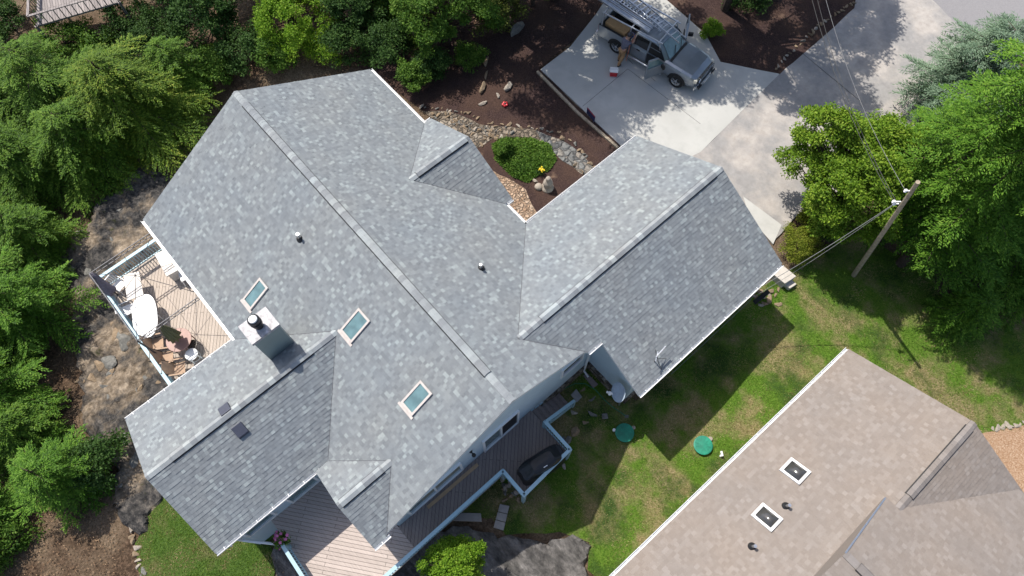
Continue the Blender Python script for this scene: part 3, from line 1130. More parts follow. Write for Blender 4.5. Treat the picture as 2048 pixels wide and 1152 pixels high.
def vent_pipe(px, slope_z, parent, mat='metal'):
    z = 4.
    for _ in range(30):
        x, y = at(px[0], px[1], z)
        z = .5 * z + .5 * (slope_z(x, y) + .1)
    z = slope_z(x, y)
    b = MB()
    b.lathe([(.15, -.05), (.14, .03), (.075, .10), (.07, .12)], (x, y, z), 14)
    o = b.build('vent_boot', M['black'], parent)
    b = MB()
    b.lathe([(.05, 0), (.05, .34), (.06, .345), (.06, .37), (.0, .37)], (x, y, z), 14)
    b.build('vent_pipe', M[mat], o)


zne = lambda x, y: ZR - SL * (y - YM)
vent_pipe((599, 475), zsw, house)
vent_pipe((962, 535), zne, house)
# two slate box vents by the wing ridge
for px, sg in (((450, 819), -1), ((481, 861), 1)):
    z = 4.3
    for _ in range(20):
        x, y = at(px[0], px[1], z)
        z = ZW - SL * abs(x - WR) + .05
    b = MB()
    h = .2
    q = [(x - h, y - h), (x + h, y - h), (x + h, y + h), (x - h, y + h)]
    zz = lambda a: ZW - SL * abs(a - WR)
    hh = .13
    b.loft([[(a, c, zz(a)) for a, c in q], [(a, c, zz(a) + hh) for a, c in q], [(x + (a - x) * .9, y + (c - y) * .9, zz(x + (a - x) * .9) + hh + .02) for a, c in q]])
    b.build('box_vent', plain('slate_vent', (.055, .06, .085), .5), house, bevel=.015)

# antenna mast on the garage eave and its stays
ant = thing('antenna', 'small wire antenna mast bolted above the garage gutter', 'antenna', (3.7, 8.2, 3.1), world=True)
ax, ay = 3.75, 8.15
az = ZG - SL * (ax - GR)
b = MB()
b.tube([(ax, ay, az), (ax, ay + .02, az + .5)], .022, 6)
b.build('mast', M['dwire'], ant)
b = MB()
b.tube([(ax - .05, ay, az + .5), (ax - .1, ay + .55, az + .56)], .03, 6)
b.tube([(ax + .05, ay - .12, az + .45), (ax - .15, ay + .2, az + .5)], .025, 6)
b.build('element', M['alu'], ant)
b = MB()
for q in ((ax - .3, ay + .3), (ax + .38, ay + .05), (ax + .2, ay + .45)):
    b.tube([(ax, ay, az + .4), (q[0], q[1], ZG - SL * (q[0] - GR) + .03)], .010, 5)
b.build('stay', M['dwire'], ant)

# ------------------------------------------------------------------ satellite dish at the garage corner
px_, py_ = 3.66, 7.12
dish = thing('satellite_dish', 'grey satellite dish on a mast at the inner corner of the garage wall', 'satellite dish', (px_, py_, 0), world=True)
b = MB()
b.tube([(px_ + .05, py_ - .02, -1.1), (px_ + .05, py_ - .02, .6), (px_ - .05, py_ - .12, 1.0)], .04, 8)
b.build('mast', M['metal'], dish)
dc = Vector((px_ - .12, py_ - .25, 1.15))
dn = Vector((-.45, -.75, .75)).normalized()
t1 = dn.cross(Vector((0, 0, 1))).normalized()
t2 = dn.cross(t1)
b = MB()
rings = []
for r_, back in ((.02, 0), (.15, .012), (.28, .04), (.40, .085), (.41, .075), (.28, .02), (.1, -.01), (.02, -.015)):
    rings.append([dc + dn * back + (t1 * math.cos(a) * 1.0 + t2 * math.sin(a) * .88) * r_ for a in [2 * math.pi * k / 28 for k in range(28)]])
b.loft(rings)
b.build('reflector', M['dish'], dish, smooth=True)
b = MB()
fp = dc + dn * .5 + t2 * .1
b.bar(dc + t2 * .33 + dn * .03, fp, .035, .035)
b.build('feed_arm', M['white'], dish)
b = MB()
b.box(fp, (.26, .08, .08), rz=.5)
b.box(fp + Vector((.03, -.02, .05)), (.1, .16, .07), rz=.5)
b.build('receiver', M['white'], dish, bevel=.015)


# ------------------------------------------------------------------ decks
def railing(parent, pts, z, h=.95, mat='rail', gap=.125, post=True, skip_end=False):
    for a, c in zip(pts[:-1], pts[1:]):
        a, c = Vector((*a, z)), Vector((*c, z))
        if hasattr(z, '__len__'):
            pass
        d = (c - a)
        L = d.length
        d = d / L
        t = MB()
        t.bar(a + Vector((0, 0, h)), c + Vector((0, 0, h)), .14, .04)
        t.bar(a + Vector((0, 0, h - .06)), c + Vector((0, 0, h - .06)), .04, .09)
        o = t.build('railing', M[mat], parent)
        t = MB()
        t.bar(a + Vector((0, 0, .12)), c + Vector((0, 0, .12)), .04, .08)
        t.build('bottom_rail', M[mat], o)
        t = MB()
        n = int(L / gap)
        for k in range(1, n):
            p = a + d * (L * k / n)
            t.box((p.x, p.y, z + h / 2 + .02), (.035, .035, h - .2))
        t.build('balusters', M[mat], o)
    if post:
        done = set()
        for p in pts:
            if p in done:
                continue
            done.add(p)
            t = MB()
            zg_ = hzs(*p) - .1
            t.box((p[0], p[1], (zg_ + z + h - .03) / 2), (.13, .13, z + h - .03 - zg_))
            t.build('post', M[mat], parent)


DZ = .08
deck = thing('wooden_deck', 'brown board deck with pale blue railing wrapping the yard side of the house', 'deck', (1.5, -1, DZ), world=True)
b = MB()
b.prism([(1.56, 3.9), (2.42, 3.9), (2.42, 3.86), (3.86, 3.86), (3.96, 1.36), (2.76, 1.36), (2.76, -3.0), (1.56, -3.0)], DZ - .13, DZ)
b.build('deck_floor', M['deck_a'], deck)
b = MB()
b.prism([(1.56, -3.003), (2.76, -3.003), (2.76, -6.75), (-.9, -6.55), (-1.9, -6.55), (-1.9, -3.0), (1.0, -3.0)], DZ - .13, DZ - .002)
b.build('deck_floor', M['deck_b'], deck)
railing(deck, [(2.42, 3.86), (3.86, 3.86), (3.96, 1.36), (2.74, 1.36), (2.74, -4.4), (2.74, -6.7)], DZ)
railing(deck, [(-.62, -6.55), (2.74, -6.7)], DZ)
# stair: six treads down along the wall
n = 6
for k in range(n):
    y0 = 3.9 + k * .275
    zt_ = DZ - .17 * (k + 1)
    t = MB()
    t.box((1.98, y0 + .15, zt_ - .02), (.86, .145, .045))
    t.box((1.98, y0 + .005, zt_ - .02), (.86, .135, .045))
    t.box((1.98, y0 - .062, zt_ + .06), (.84, .02, .15))
    t.build('stair_tread', M['stair'], deck)
t = MB()
for k in range(2):
    x_ = 2.42 if k else 1.57
    t.extr([(3.84, DZ - .02), (3.84, DZ - .35), (5.6, -1.2), (5.6, -1.0)], 0, x_ - .02, x_ + .02)
t.build('stair_side', M['rail'], deck)
t = MB()
a, c = Vector((2.44, 3.9, DZ + .95)), Vector((2.44, 5.55, DZ - .1))
t.bar(a, c, .13, .045)
o = t.build('railing', M['rail'], deck)
t = MB()
t.bar(a - Vector((0, 0, .75)), c - Vector((0, 0, .75)), .04, .08)
t.build('bottom_rail', M['rail'], o)
t = MB()
for k in range(1, 13):
    p = a.lerp(c, k / 13)
    t.box((p.x, p.y, p.z - .4), (.035, .035, .75))
t.build('balusters', M['rail'], o)
t = MB()
t.box((2.44, 5.55, -.65), (.11, .11, 1.05))
t.build('post', M['rail'], deck)

# west deck
WZ = 0.0
wdeck = thing('wooden_deck', 'sunlit pale board deck crowded with patio furniture above the rock', 'deck', (-12, -5, WZ), world=True)
b = MB()
b.prism([(-15.0, -2.96), (-15.0, -6.52), (-8.0, -6.52), (-7.34, -6.5), (-7.34, -2.96)], WZ - .14, WZ)
b.build('deck_floor', M['deck_w'], wdeck)
railing(wdeck, [(-14.95, -3.1), (-14.95, -6.47)], WZ)
railing(wdeck, [(-14.95, -6.47), (-11.4, -6.5), (-8.0, -6.5)], WZ)

# ------------------------------------------------------------------ the neighbour's house
nb = thing('neighbour_house', 'low neighbouring house with a brown shingle roof and two bronze dome skylights', 'house', (13, 6, -1), world=True)
NE0, NX0, NXR, NY1 = 1.8, 8.32, 12.92, 14.8
NZR = 3.82
ns = (NZR - NE0) / (NXR - NX0)
NX2 = NXR + (NXR - NX0)
CY, CZ = 7.58, 4.6         # cross ridge
CX, CV = 12.4, 10.35
cs = (CZ - NZR) / (CV - CY)
slp = [
    [(NX0 + .1, NY1, NE0 + ns * .1), (NX0 - .25, -6, NE0 - ns * .25), (NXR, -6, NZR), (NXR, NY1, NZR)],
    [(NX2, NY1, NE0), (NX2, -6, NE0), (NXR, -6, NZR), (NXR, NY1, NZR)],
    [(CX, CY, CZ), (26, CY, CZ), (26, 14.7, NZR - cs * (14.7 - CV)), (NXR + cs * (14.7 - CV) / ns, 14.7, NZR - cs * (14.7 - CV)), (NXR, CV, NZR), (CX, CV, NZR)],
    [(CX, CY, CZ), (26, CY, CZ), (26, -2, CZ - cs * 9.35), (CX, -2, CZ - cs * 9.35)],
]
mb = MB()
for p in slp:
    slope(mb, p)
nroof = mb.build('roof', M['bshingle'], nb, fixn=False)
mb = MB()
for p in slp[:2]:
    slab(mb, p)
mb.build('fascia', M['white'], nroof)
# shingled cheek between the lower slope and the raised rake of the cross gable
mb = MB()
znw = lambda x: NE0 + ns * (x - NX0)
mb.extr([(CV, znw(CX) - .1), (CV, NZR - .0), (CY, CZ), (4.6, CZ - cs * 2.75), (4.6, znw(CX) - .1)], 0, CX + .02, CX + .06)
mb.build('gable_cheek', M['bshingle'], nroof)
mb = MB()
mb.bar((CX + .0, CV - .05, NZR + .03), (CX + .0, CY, CZ + .035), .05, .03)
mb.build('rake_flashing', M['metal'], nroof)
bc = [M['bcap'], M['black']]
ridge_cap(nb, (NXR, NY1, NZR), (NXR, CV, NZR), .06, .86, ns, bc)
ridge_cap(nb, (CX, CY, CZ), (20, CY, CZ), .07, .9, cs, bc)
gutter(nb, (NX0 - .25, -5.9, NE0 - ns * .25), (NX0 + .1, NY1, NE0 + ns * .1), (-1, 0, 0))
mb = MB()
znw2 = lambda x: min(NZR - ns * abs(x - NXR), NZR) - .2
mb.extr([(NX0 + .5, -2.2), (NX2 - .4, -2.2), (NX2 - .4, znw2(NX2 - .4)), (NXR, znw2(NXR)), (NX0 + .5, znw2(NX0 + .5))], 1, -5.5, NY1 - .4)
mb.build('wall', M['siding2'], nb)
mb = MB()
mb.box((21, 8, .3), (9, 12, 5.0))
mb.build('wall', M['siding2'], nb)
zn = lambda x, y: NE0 + ns * (x - NX0)
skylight([(1560, 940), (1583, 913), (1623, 945), (1598, 968)], zn, nb, M['white'], M['bglass'], .12, True, .085)
skylight([(1503, 1029), (1527, 1004), (1566, 1039), (1542, 1064)], zn, nb, M['white'], M['bglass'], .12, True, .085)
vent_pipe((1574, 1012), zn, nb)
vent_pipe((1506, 1093), zn, nb)

# ------------------------------------------------------------------ west deck furniture (deck floor at z = 0)
def slab_legs(name, label, cat, poly, z, mat, leg=.04, th=.035, inset=.85, box=False, group=None):
    cx = sum(p[0] for p in poly) / len(poly)
    cy = sum(p[1] for p in poly) / len(poly)
    t = thing(name, label, cat, (cx, cy, WZ), 0, group, world=True)
    b = MB()
    b.prism(poly, z - th, z)
    b.build('tabletop', M[mat], t, bevel=.01)
    n = len(poly)
    idx = range(n) if n <= 4 else [0, n // 4, n // 2, 3 * n // 4]
    for i in idx:
        p = poly[i]
        b = MB()
        b.box((cx + (p[0] - cx) * inset, cy + (p[1] - cy) * inset, (z - th) / 2 + WZ), (leg, leg, z - th))
        b.build('leg', M[mat], t)
    return t


def oval(c, a, b_, ang, n=28, p=2.6):
    out = []
    for k in range(n):
        t = 2 * math.pi * k / n
        x = a * math.copysign(abs(math.cos(t)) ** (2 / p), math.cos(t))
        y = b_ * math.copysign(abs(math.sin(t)) ** (2 / p), math.sin(t))
        out.append((c[0] + x * math.cos(ang) - y * math.sin(ang), c[1] + x * math.sin(ang) + y * math.cos(ang)))
    return out


slab_legs('patio_table', 'long white oval plastic table in the middle of the sunny deck', 'table', oval((-12.22, -5.8), 1.02, .52, R(-25)), .74, 'wplastic')
slab_legs('side_table', 'cream rectangular folding table beside the white oval table', 'table', [(-14.5, -5.52), (-14.2, -4.92), (-13.1, -5.33), (-13.3, -6.0)], .78, 'cream')
# cream chest under the eave
t = thing('storage_chest', 'cream storage chest at the top end of the deck under the eave', 'chest', (-13.9, -3.6, WZ), 0, world=True)
b = MB()
b.prism([(-14.45, -3.95), (-13.25, -4.1), (-13.15, -3.45), (-14.3, -3.3)], .02, .68)
b.build('chest_body', M['cream'], t, bevel=.02)
b = MB()
b.prism([(-14.5, -4.0), (-13.2, -4.15), (-13.1, -3.4), (-14.35, -3.25)], .685, .76)
b.build('lid', M['cream'], t, bevel=.02)


def plastic_chair(label, loc, rz, mat='wplastic', group=None, name='plastic_chair'):
    t = thing(name, label, 'chair', (loc[0], loc[1], WZ), rz, group)
    b = MB()
    b.box((0, 0, .42), (.46, .46, .03))
    b.build('seat', M[mat], t, bevel=.01)
    b = MB()
    for k in range(5):
        b.bar((-.24, -.17 + k * .085, .45), (-.36, -.19 + k * .095, .86), .05, .018)
    b.bar((-.36, -.24, .87), (-.36, .24, .87), .03, .05)
    b.build('backrest', M[mat], t)
    for sy in (-1, 1):
        b = MB()
        b.tube([(-.3, .25 * sy, .64), (.0, .27 * sy, .66), (.2, .26 * sy, .64), (.24, .25 * sy, .4)], .022, 6)
        b.build('armrest', M[mat], t)
        for sx in (-1, 1):
            b = MB()
            b.bar((.2 * sx, .21 * sy, .42), (.25 * sx, .25 * sy, 0), .045, .045)
            b.build('leg', M[mat], t)
    return t


plastic_chair('white plastic armchair squeezed into the deck corner by the bundled netting', (-14.45, -5.95), R(20))
plastic_chair('white plastic armchair between the oval table and the outer railing', (-13.15, -6.22), R(75))
plastic_chair('white chair half hidden under the eave beside the cream chest', (-12.95, -3.55), R(-100))


def sling_chair(label, loc, rz, group):
    t = thing('sling_chair', label, 'chair', (loc[0], loc[1], WZ), rz, group)
    b = MB()
    b.loft([[(x, -.27, z), (x, .27, z), (x, .27, z - .012), (x, -.27, z - .012)] for x, z in ((.27, .44), (.1, .40), (-.2, .38))])
    b.build('seat', M['tan'], t)
    b = MB()
    b.loft([[(x, -.27, z), (x, .27, z), (x - .01, .27, z - .01), (x - .01, -.27, z - .01)] for x, z in ((-.2, .40), (-.32, .7), (-.45, 1.0))])
    b.build('backrest', M['tan'], t)
    for sy in (-1, 1):
        b = MB()
        b.tube([(-.47, .29 * sy, 1.02), (-.2, .29 * sy, .40), (.3, .29 * sy, .45)], .018, 6)
        b.tube([(-.36, .31 * sy, .68), (-.05, .33 * sy, .66), (.28, .32 * sy, .64), (.34, .31 * sy, .4), (.3, .31 * sy, .03), (-.35, .31 * sy, .03)], .018, 6)
        b.build('frame', M['bronze'], t)
        b = MB()
        b.bar((-.3, .33 * sy, .685), (.26, .33 * sy, .66), .06, .02)
        b.build('armrest', M['tan'], t)
    return t


sling_chair('tan sling patio chair nearest the white oval table', (-10.98, -6.1), R(62), 'tan sling chairs along the outer railing')
sling_chair('tan sling patio chair in the middle of the row by the railing', (-10.18, -6.1), R(58), 'tan sling chairs along the outer railing')
sling_chair('tan sling patio chair nearest the wing gutter', (-9.42, -5.98), R(60), 'tan sling chairs along the outer railing')
# round table with closed umbrella
rt = slab_legs('round_table', 'round terracotta topped patio table under the folded umbrella', 'table', oval((-10.35, -5.28), .53, .53, 0, 28, 2), .72, 'terra')
um = thing('patio_umbrella', 'folded olive patio umbrella leaning over the terracotta table', 'umbrella', (-10.35, -5.28, WZ), 0, world=True)
b = MB()
b.tube([(-10.3, -5.27, .05), (-10.5, -5.3, 2.12)], .02, 8)
b.build('pole', M['bronze'], um)
b = MB()
pr = [(.03, 2.1), (.09, 1.98), (.15, 1.7), (.20, 1.35), (.25, 1.02)]
rings = []
for r_, z in pr:
    f = (2.1 - z) / 2.1
    c = Vector((-10.5 + .22 * f, -5.3 + .03 * f, z))
    rings.append([c + Vector((math.cos(2 * math.pi * k / 32), math.sin(2 * math.pi * k / 32), 0)) * r_ * (1 + .28 * math.cos(8 * 2 * math.pi * k / 32)) for k in range(32)])
b.loft(rings)
b.build('canopy', M['olive'], um, smooth=True)
b = MB()
for k in range(8):
    a = 2 * math.pi * k / 8
    b.tube([(-10.42 + .1 * math.cos(a), -5.29 + .1 * math.sin(a), 1.5), (-10.4 + .26 * math.cos(a), -5.28 + .26 * math.sin(a), .96)], .012, 4)
b.build('rib', M['bronze'], um)
st = thing('plastic_stool', 'small round white plastic stool near the corner of the wing roof', 'stool', (-9.58, -5.25, WZ), 0)
b = MB()
b.lathe([(.0, .44), (.25, .44), (.27, .46), (.27, .48), (.25, .49), (0, .49)], (0, 0, 0), 24)
b.build('seat', M['wplastic'], st)
for k in range(4):
    a = math.pi / 4 + k * math.pi / 2
    b = MB()
    b.bar((.2 * math.cos(a), .2 * math.sin(a), .44), (.27 * math.cos(a), .27 * math.sin(a), 0), .06, .03)
    b.build('leg', M['wplastic'], st)
b = MB()
b.tube([(.24 * math.cos(a), .24 * math.sin(a), .14) for a in [2 * math.pi * k / 16 for k in range(17)]], .014, 5)
b.build('stretcher', M['wplastic'], st)
wc = thing('wire_chair', 'dark wire chair tucked between the terracotta table and the white stool', 'chair', (-9.95, -5.0, WZ), R(200))
b = MB()
b.lathe([(.0, .44), (.2, .44), (.21, .455), (0, .46)], (0, 0, 0), 16)
b.build('seat', M['bronze'], wc)
b = MB()
b.tube([(-.2 * math.cos(a) - .03, .24 * math.sin(a), .46 + .42 * math.cos(a)) for a in [R(-95 + 190 * k / 14) for k in range(15)]], .012, 5)
for k in range(-3, 4):
    b.tube([(-.18, .05 * k, .46), (-.24, .065 * k, .46 + .4 * math.cos(R(26 * k)))], .007, 4)
b.build('backrest', M['bronze'], wc)
for sx, sy in ((1, 1), (1, -1), (-1, 1), (-1, -1)):
    b = MB()
    b.tube([(.14 * sx, .14 * sy, .44), (.2 * sx, .2 * sy, 0)], .012, 5)
    b.build('leg', M['bronze'], wc)

# gazebo frame without its canopy
gz = thing('gazebo_frame', 'bare charcoal gazebo frame of lattice beams standing over the deck', 'gazebo', (-12.4, -4.8, WZ), 0, world=True)
gx0, gx1, gy0, gy1, gz_ = -14.36, -10.5, -6.3, -3.3, 2.3
b = MB()
cor = [(gx0, gy0), (gx1, gy0), (gx1, gy1), (gx0, gy1)]
for i in range(4):
    b = MB()
    a, c = Vector((*cor[i], gz_)), Vector((*cor[(i + 1) % 4], gz_))
    dv = Vector((0, 0, -.2))
    b.bar(a, c, .03, .03)
    b.bar(a + dv, c + dv, .03, .03)
    n_ = int((c - a).length / .3)
    for k in range(n_):
        p, q = a.lerp(c, k / n_), a.lerp(c, (k + .5) / n_)
        r_ = a.lerp(c, (k + 1) / n_)
        b.bar(p, q + dv, .014, .014)
        b.bar(q + dv, r_, .014, .014)
    b.build('lattice_beam', M['grille_grey'], gz)
pk = Vector((-12.43, -4.8, 3.15))
for i in range(4):
    b = MB()
    b.tube([(*cor[i], gz_), pk], .012, 5)
    b.build('rafter', M['grille_grey'], gz)
    b = MB()
    b.box((cor[i][0], cor[i][1], 1.14), (.06, .06, 2.28))
    b.build('post', M['grille_grey'], gz)
b = MB()
mid = [((gx0 + gx1) / 2, gy0), ((gx0 + gx1) / 2, gy1), (gx0, (gy0 + gy1) / 2), (gx1, (gy0 + gy1) / 2)]
for p in mid:
    b.tube([(*p, gz_), pk], .009, 5)
b.build('rafter', M['grille_grey'], gz)
# bundled netting hung on the corner post
b = MB()
rings = []
for z, r_ in ((2.3, .07), (2.1, .13), (1.7, .16), (1.25, .2), (.95, .27), (.8, .22)):
    rings.append([(gx0 + .05 + .10 * (2.3 - z) + r_ * math.cos(a) * (1 + .22 * math.sin(5 * a + z * 3)), gy0 + .05 - .05 * (2.3 - z) + r_ * math.sin(a) * (1 + .22 * math.cos(4 * a + z * 2)), z) for a in [2 * math.pi * k / 28 for k in range(28)]])
b.loft(rings)
tag(b.build('netting', M['drape'], None, smooth=True), 'bundle of grey netting tied to the outer corner of the gazebo frame', 'netting')

# ------------------------------------------------------------------ yard deck things
gr = thing('grill', 'barbecue grill under a fitted black vinyl cover on the deck bay', 'grill', (*at(1083, 928, .55), DZ), R(80))
b = MB()
prof = [(0.02, .93, .40), (.25, .92, .38), (.55, .90, .36), (.86, .88, .34), (.92, .74, .33), (1.08, .52, .29), (1.15, .44, .19), (1.17, .24, .06)]
rings = []
for z, hx, hy in prof:
    o_ = oval((0, 0), hx, hy, 0, 36, 5)
    rings.append([(x * (1 + .015 * math.sin(9 * k)), y * (1 + .03 * math.sin(7 * k + 1)) , z) for k, (x, y) in enumerate(o_)])
b.loft(rings)
b.build('cover', M['cover'], gr, smooth=False, bevel=.02)
b = MB()
b.box((0, -.2, 1.14), (.16, .05, .012))
b.build('tag', M['white'], gr)
gr.scale = (1.06, 1.12, 1.05)
b = MB()
b.bar((1.75, -1.7, DZ + .03), (1.78, .85, DZ + .03), .14, .04)
tag(b.build('board', M['board']), 'long pale pine board lying on the deck along the house wall', 'board')
pt = thing('flower_planter', 'planter of pink petunias hanging on the corner of the porch railing', 'planter', (-.8, -6.5, DZ), 0, world=True)
b = MB()
b.lathe([(.12, .62), (.17, .64), (.2, .85), (.22, .86), (.2, .84), (.0, .82)], (-.85, -6.5, 0), 16)
b.build('pot', M['bronze'], pt)


def leafquads(name, C, D, Nn, Ln, Wd, mat, parent=None, smooth=False):
    """one mesh of many small leaf faces: centre, axis, normal, length, width arrays"""
    n = len(C)
    D = D / (np.linalg.norm(D, axis=1, keepdims=True) + 1e-9)
    S = np.cross(D, Nn)
    S = S / (np.linalg.norm(S, axis=1, keepdims=True) + 1e-9)
    Ln = Ln.reshape(-1, 1)
    Wd = Wd.reshape(-1, 1)
    V = np.empty((n, 4, 3))
    V[:, 0] = C
    V[:, 1] = C + D * Ln * .45 + S * Wd * .5
    V[:, 2] = C + D * Ln
    V[:, 3] = C + D * Ln * .45 - S * Wd * .5
    me = bpy.data.meshes.new(name)
    me.vertices.add(n * 4)
    me.vertices.foreach_set('co', V.reshape(-1))
    me.loops.add(n * 4)
    me.loops.foreach_set('vertex_index', np.arange(n * 4, dtype=np.int32))
    me.polygons.add(n)
    me.polygons.foreach_set('loop_start', np.arange(0, n * 4, 4, dtype=np.int32))
    me.polygons.foreach_set('loop_total', np.full(n, 4, dtype=np.int32))
    me.materials.append(M[mat])
    me.update(calc_edges=True)
    me.validate()
    o = link(bpy.data.objects.new(name, me))
    if parent is not None:
        o.parent = parent
    return o


def unit(a):
    return a / (np.linalg.norm(a, axis=1, keepdims=True) + 1e-9)


def blob(n, c, r, flat=.7):
    p = rng.normal(size=(n, 3))
    p = unit(p) * (rng.random((n, 1)) ** .45)
    return np.array(c) + p * np.array([r, r, r * flat])


C_ = blob(420, (0, 0, .9), .33, .8)
C_[:, :2] += 0
o = leafquads('foliage', C_ + np.array([-.05, 0, -DZ]), unit(rng.normal(size=(420, 3))), unit(rng.normal(size=(420, 3)) + [0, 0, 1]), rng.uniform(.08, .14, 420), rng.uniform(.05, .07, 420), 'leaf_m', pt)
C_ = blob(26, (0, 0, 1.02), .34, .7)
b = MB()
for c in C_:
    nn = Vector((rng.normal() * .4, rng.normal() * .4, 1)).normalized()
    a1 = nn.orthogonal().normalized()
    a2 = nn.cross(a1)
    cc = Vector(c) + Vector((-.85, -6.5, 0))
    b.poly([cc + (a1 * math.cos(k * .628 * 1) + a2 * math.sin(k * .628)) * (.075 if k % 2 else .045) for k in range(10)])
b.build('blossom', M['pink'], pt)

# ------------------------------------------------------------------ yard objects
for i, (px, py, lab, el) in enumerate(((1248, 867, 'green plastic tank lid in the shade near the stepping stones', [(-.43, .12, .07), (.40, .22, .08)]), (1404, 892, 'green plastic tank lid on the sunny grass edge near the brown roof', [(.35, .28, .09)]))):
    x, y, z = gp(px, py)
    t = thing('tank_lid', lab, 'tank lid', (x, y, z), 0, 'green tank lids in the lawn')
    b = MB()
    b.lathe([(.34, -.05), (.34, .16), (.40, .17), (.40, .2), (.36, .215), (.0, .235)], (0, 0, 0), 32)
    for k in range(12):
        a = k * math.pi / 6
        b.bar((.12 * math.cos(a), .12 * math.sin(a), .236), (.34 * math.cos(a), .34 * math.sin(a), .225), .012, .012)
    b.build('lid', M['green'], t)
    for k, (dx, dy, r_) in enumerate(el):
        b = MB()
        q = RIGHT * dx + FWDH * dy
        b.lathe([(r_ * .9, -.05), (r_ * .9, .12), (r_, .13), (r_, .16), (0, .17)], (q[0], q[1], 0), 14)
        b.build('cleanout_cap', M['wplastic' if k == 0 and i == 0 else 'stone_l'], t)
x, y, z = gp(1440, 913)
b = MB()
b.tube([(x, y, z - .1), (x, y, z + .18), (x + .03, y + .02, z + .24), (x - .13, y + .12, z + .26)], .05, 10)
tag(b.build('vent_elbow', M['white']), 'white plastic pipe elbow standing out of the grass', 'pipe')
# garden hose
b = MB()
hp = [gp(*p) for p in ((1128, 778), (1150, 768), (1170, 768), (1190, 780), (1208, 800), (1225, 815), (1250, 832))]
b.tube([(x, y, z + .075) for x, y, z in hp], .02, 6)
tag(b.build('garden_hose', plain('hose_green', (.04, .20, .10), .5)), 'thin green garden hose trailing over the shaded grass', 'hose')
# meter box and black downspout extension by the garage corner
x, y, z = gp(1508, 606)
b = MB()
b.bar((x, y, z + .05), (x + .1, y + .5, z + .75), .2, .12)
tag(b.build('downspout_extension', M['black'], bevel=.02), 'black plastic downspout extension leaning under the garage gutter', 'drain pipe')


# ------------------------------------------------------------------ stones
def rock_mesh(seed, flat=.6, sub=3, jag=.28):
    r = np.random.default_rng(seed)
    bm = bmesh.new()
    bmesh.ops.create_icosphere(bm, subdivisions=sub, radius=1)
    ks = [(r.normal(size=3), r.uniform(-.1, .55)) for _ in range(11)]
    for v in bm.verts:
        p = np.array(v.co)
        d = 1.0
        for k, c in ks:
            k = k / np.linalg.norm(k)
            h = p @ k
            if h > c + .28:
                d = min(d, (c + .28) / h)
        p = p * d * (1 + jag * .25 * math.sin(3.1 * p[0] + seed) * math.cos(2.7 * p[1] - seed))
        v.co = (p[0], p[1], p[2] * flat)
    me = bpy.data.meshes.new('stone')
    bm.to_mesh(me)
    bm.free()
    return me


RM = {}


def rock(px, size, mat, label, group=None, flat=.5, rz=None, name='rock', z=None, aspect=1., sink=.25, cat='rock', xy=None):
    k = (random.randrange(6), mat, flat)
    if k not in RM:
        me = rock_mesh(100 + k[0] * 17, flat)
        me.materials.append(M[mat])
        RM[k] = me
    o = link(bpy.data.objects.new(name, RM[k]))
    x, y, zz = gp(*px) if xy is None else (xy[0], xy[1], hzs(*xy))
    o.scale = (size * aspect, size / aspect, size)
    o.location = (x, y, zz + size * flat * (1 - 2 * sink) + .03)
    o.rotation_euler = (0, 0, random.uniform(0, 6.28) if rz is None else rz)
    tag(o, label, cat, group)
    return o


# front garden rocks
rock((1032, 62), .62, 'stone_g', 'large grey boulder at the shrub edge of the mulch bed', flat=.8, aspect=.75, rz=R(20))
rock((1016, 46), .3, 'stone_t', 'tan stone tucked behind the large grey boulder', flat=.8)
rock((972, 125), .42, 'stone_t', 'flat brown stone lying furthest up the stone row in the mulch', flat=.25, aspect=.8, rz=.5)
rock((972, 152), .32, 'stone_t', 'narrow brown stone below the flat brown one in the mulch', flat=.35, aspect=.7, rz=.6)
rock((967, 180), .30, 'stone_t', 'upright tan stone in the middle of the mulch bed', flat=.9, aspect=.8)
rock((1018, 178), .30, 'stone_l', 'pale stone with a small weed growing against it in the mulch', flat=.8)
rock((997, 193), .17, 'stone_l', 'small pale egg shaped stone in the mulch', flat=.8)
rock((966, 209), .33, 'stone_l', 'pale flat stone standing by the creek edging in the mulch', flat=.45, aspect=.85)
rock((1070, 364), .22, 'stone_l', 'round pale stone at the edge of the green ground cover', flat=.8)
sx, sy, sz = gp(1095, 376)
stt = thing('garden_statue', 'weathered stone garden figure standing in the mulch by the garage wall', 'statue', (sx, sy, sz), R(40))
b = MB()
b.lathe([(.3, -.05), (.3, .1), (.22, .14), (.2, .3), (.24, .45), (.2, .6), (.1, .68), (.11, .74), (.13, .82), (.1, .9), (0, .93)], (0, 0, 0), 16)
b.build('figure', M['stone_l'], stt, smooth=True)
b = MB()
b.lathe([(.0, -.02), (.17, .0), (.2, .1), (.15, .2), (0, .24)], (-.42, -.05, 0), 12)
b.build('base_stone', M['stone_l'], stt, smooth=True)
# edging stones of the dry creek
edge = [((840, 214), (935, 226)), ((862, 228), (872, 240)), ((935, 226), (960, 243)), ((950, 262), (985, 250)), ((985, 250), (1050, 256)), ((1050, 256), (1110, 264)), ((1110, 264), (1160, 300)), ((1160, 300), (1192, 340)), ((900, 245), (985, 275)), ((985, 275), (1035, 268)), ((1140, 322), (1165, 350)), ((960, 290), (1000, 262))]
for a, c in edge:
    L = math.hypot(c[0] - a[0], c[1] - a[1])
    n_ = max(2, int(L / 9.5))
    for k in range(n_):
        f = (k + random.uniform(.2, .8)) / n_
        rock((a[0] + (c[0] - a[0]) * f + random.uniform(-3, 3), a[1] + (c[1] - a[1]) * f + random.uniform(-3, 3)), random.uniform(.10, .19), random.choice(['stone_l', 'stone_t', 'stone_t', 'stone_g']), 'rounded edging stone set along the dry creek bed', 'edging stones of the dry creek bed', flat=.7, name='edging_stone', cat='stone')
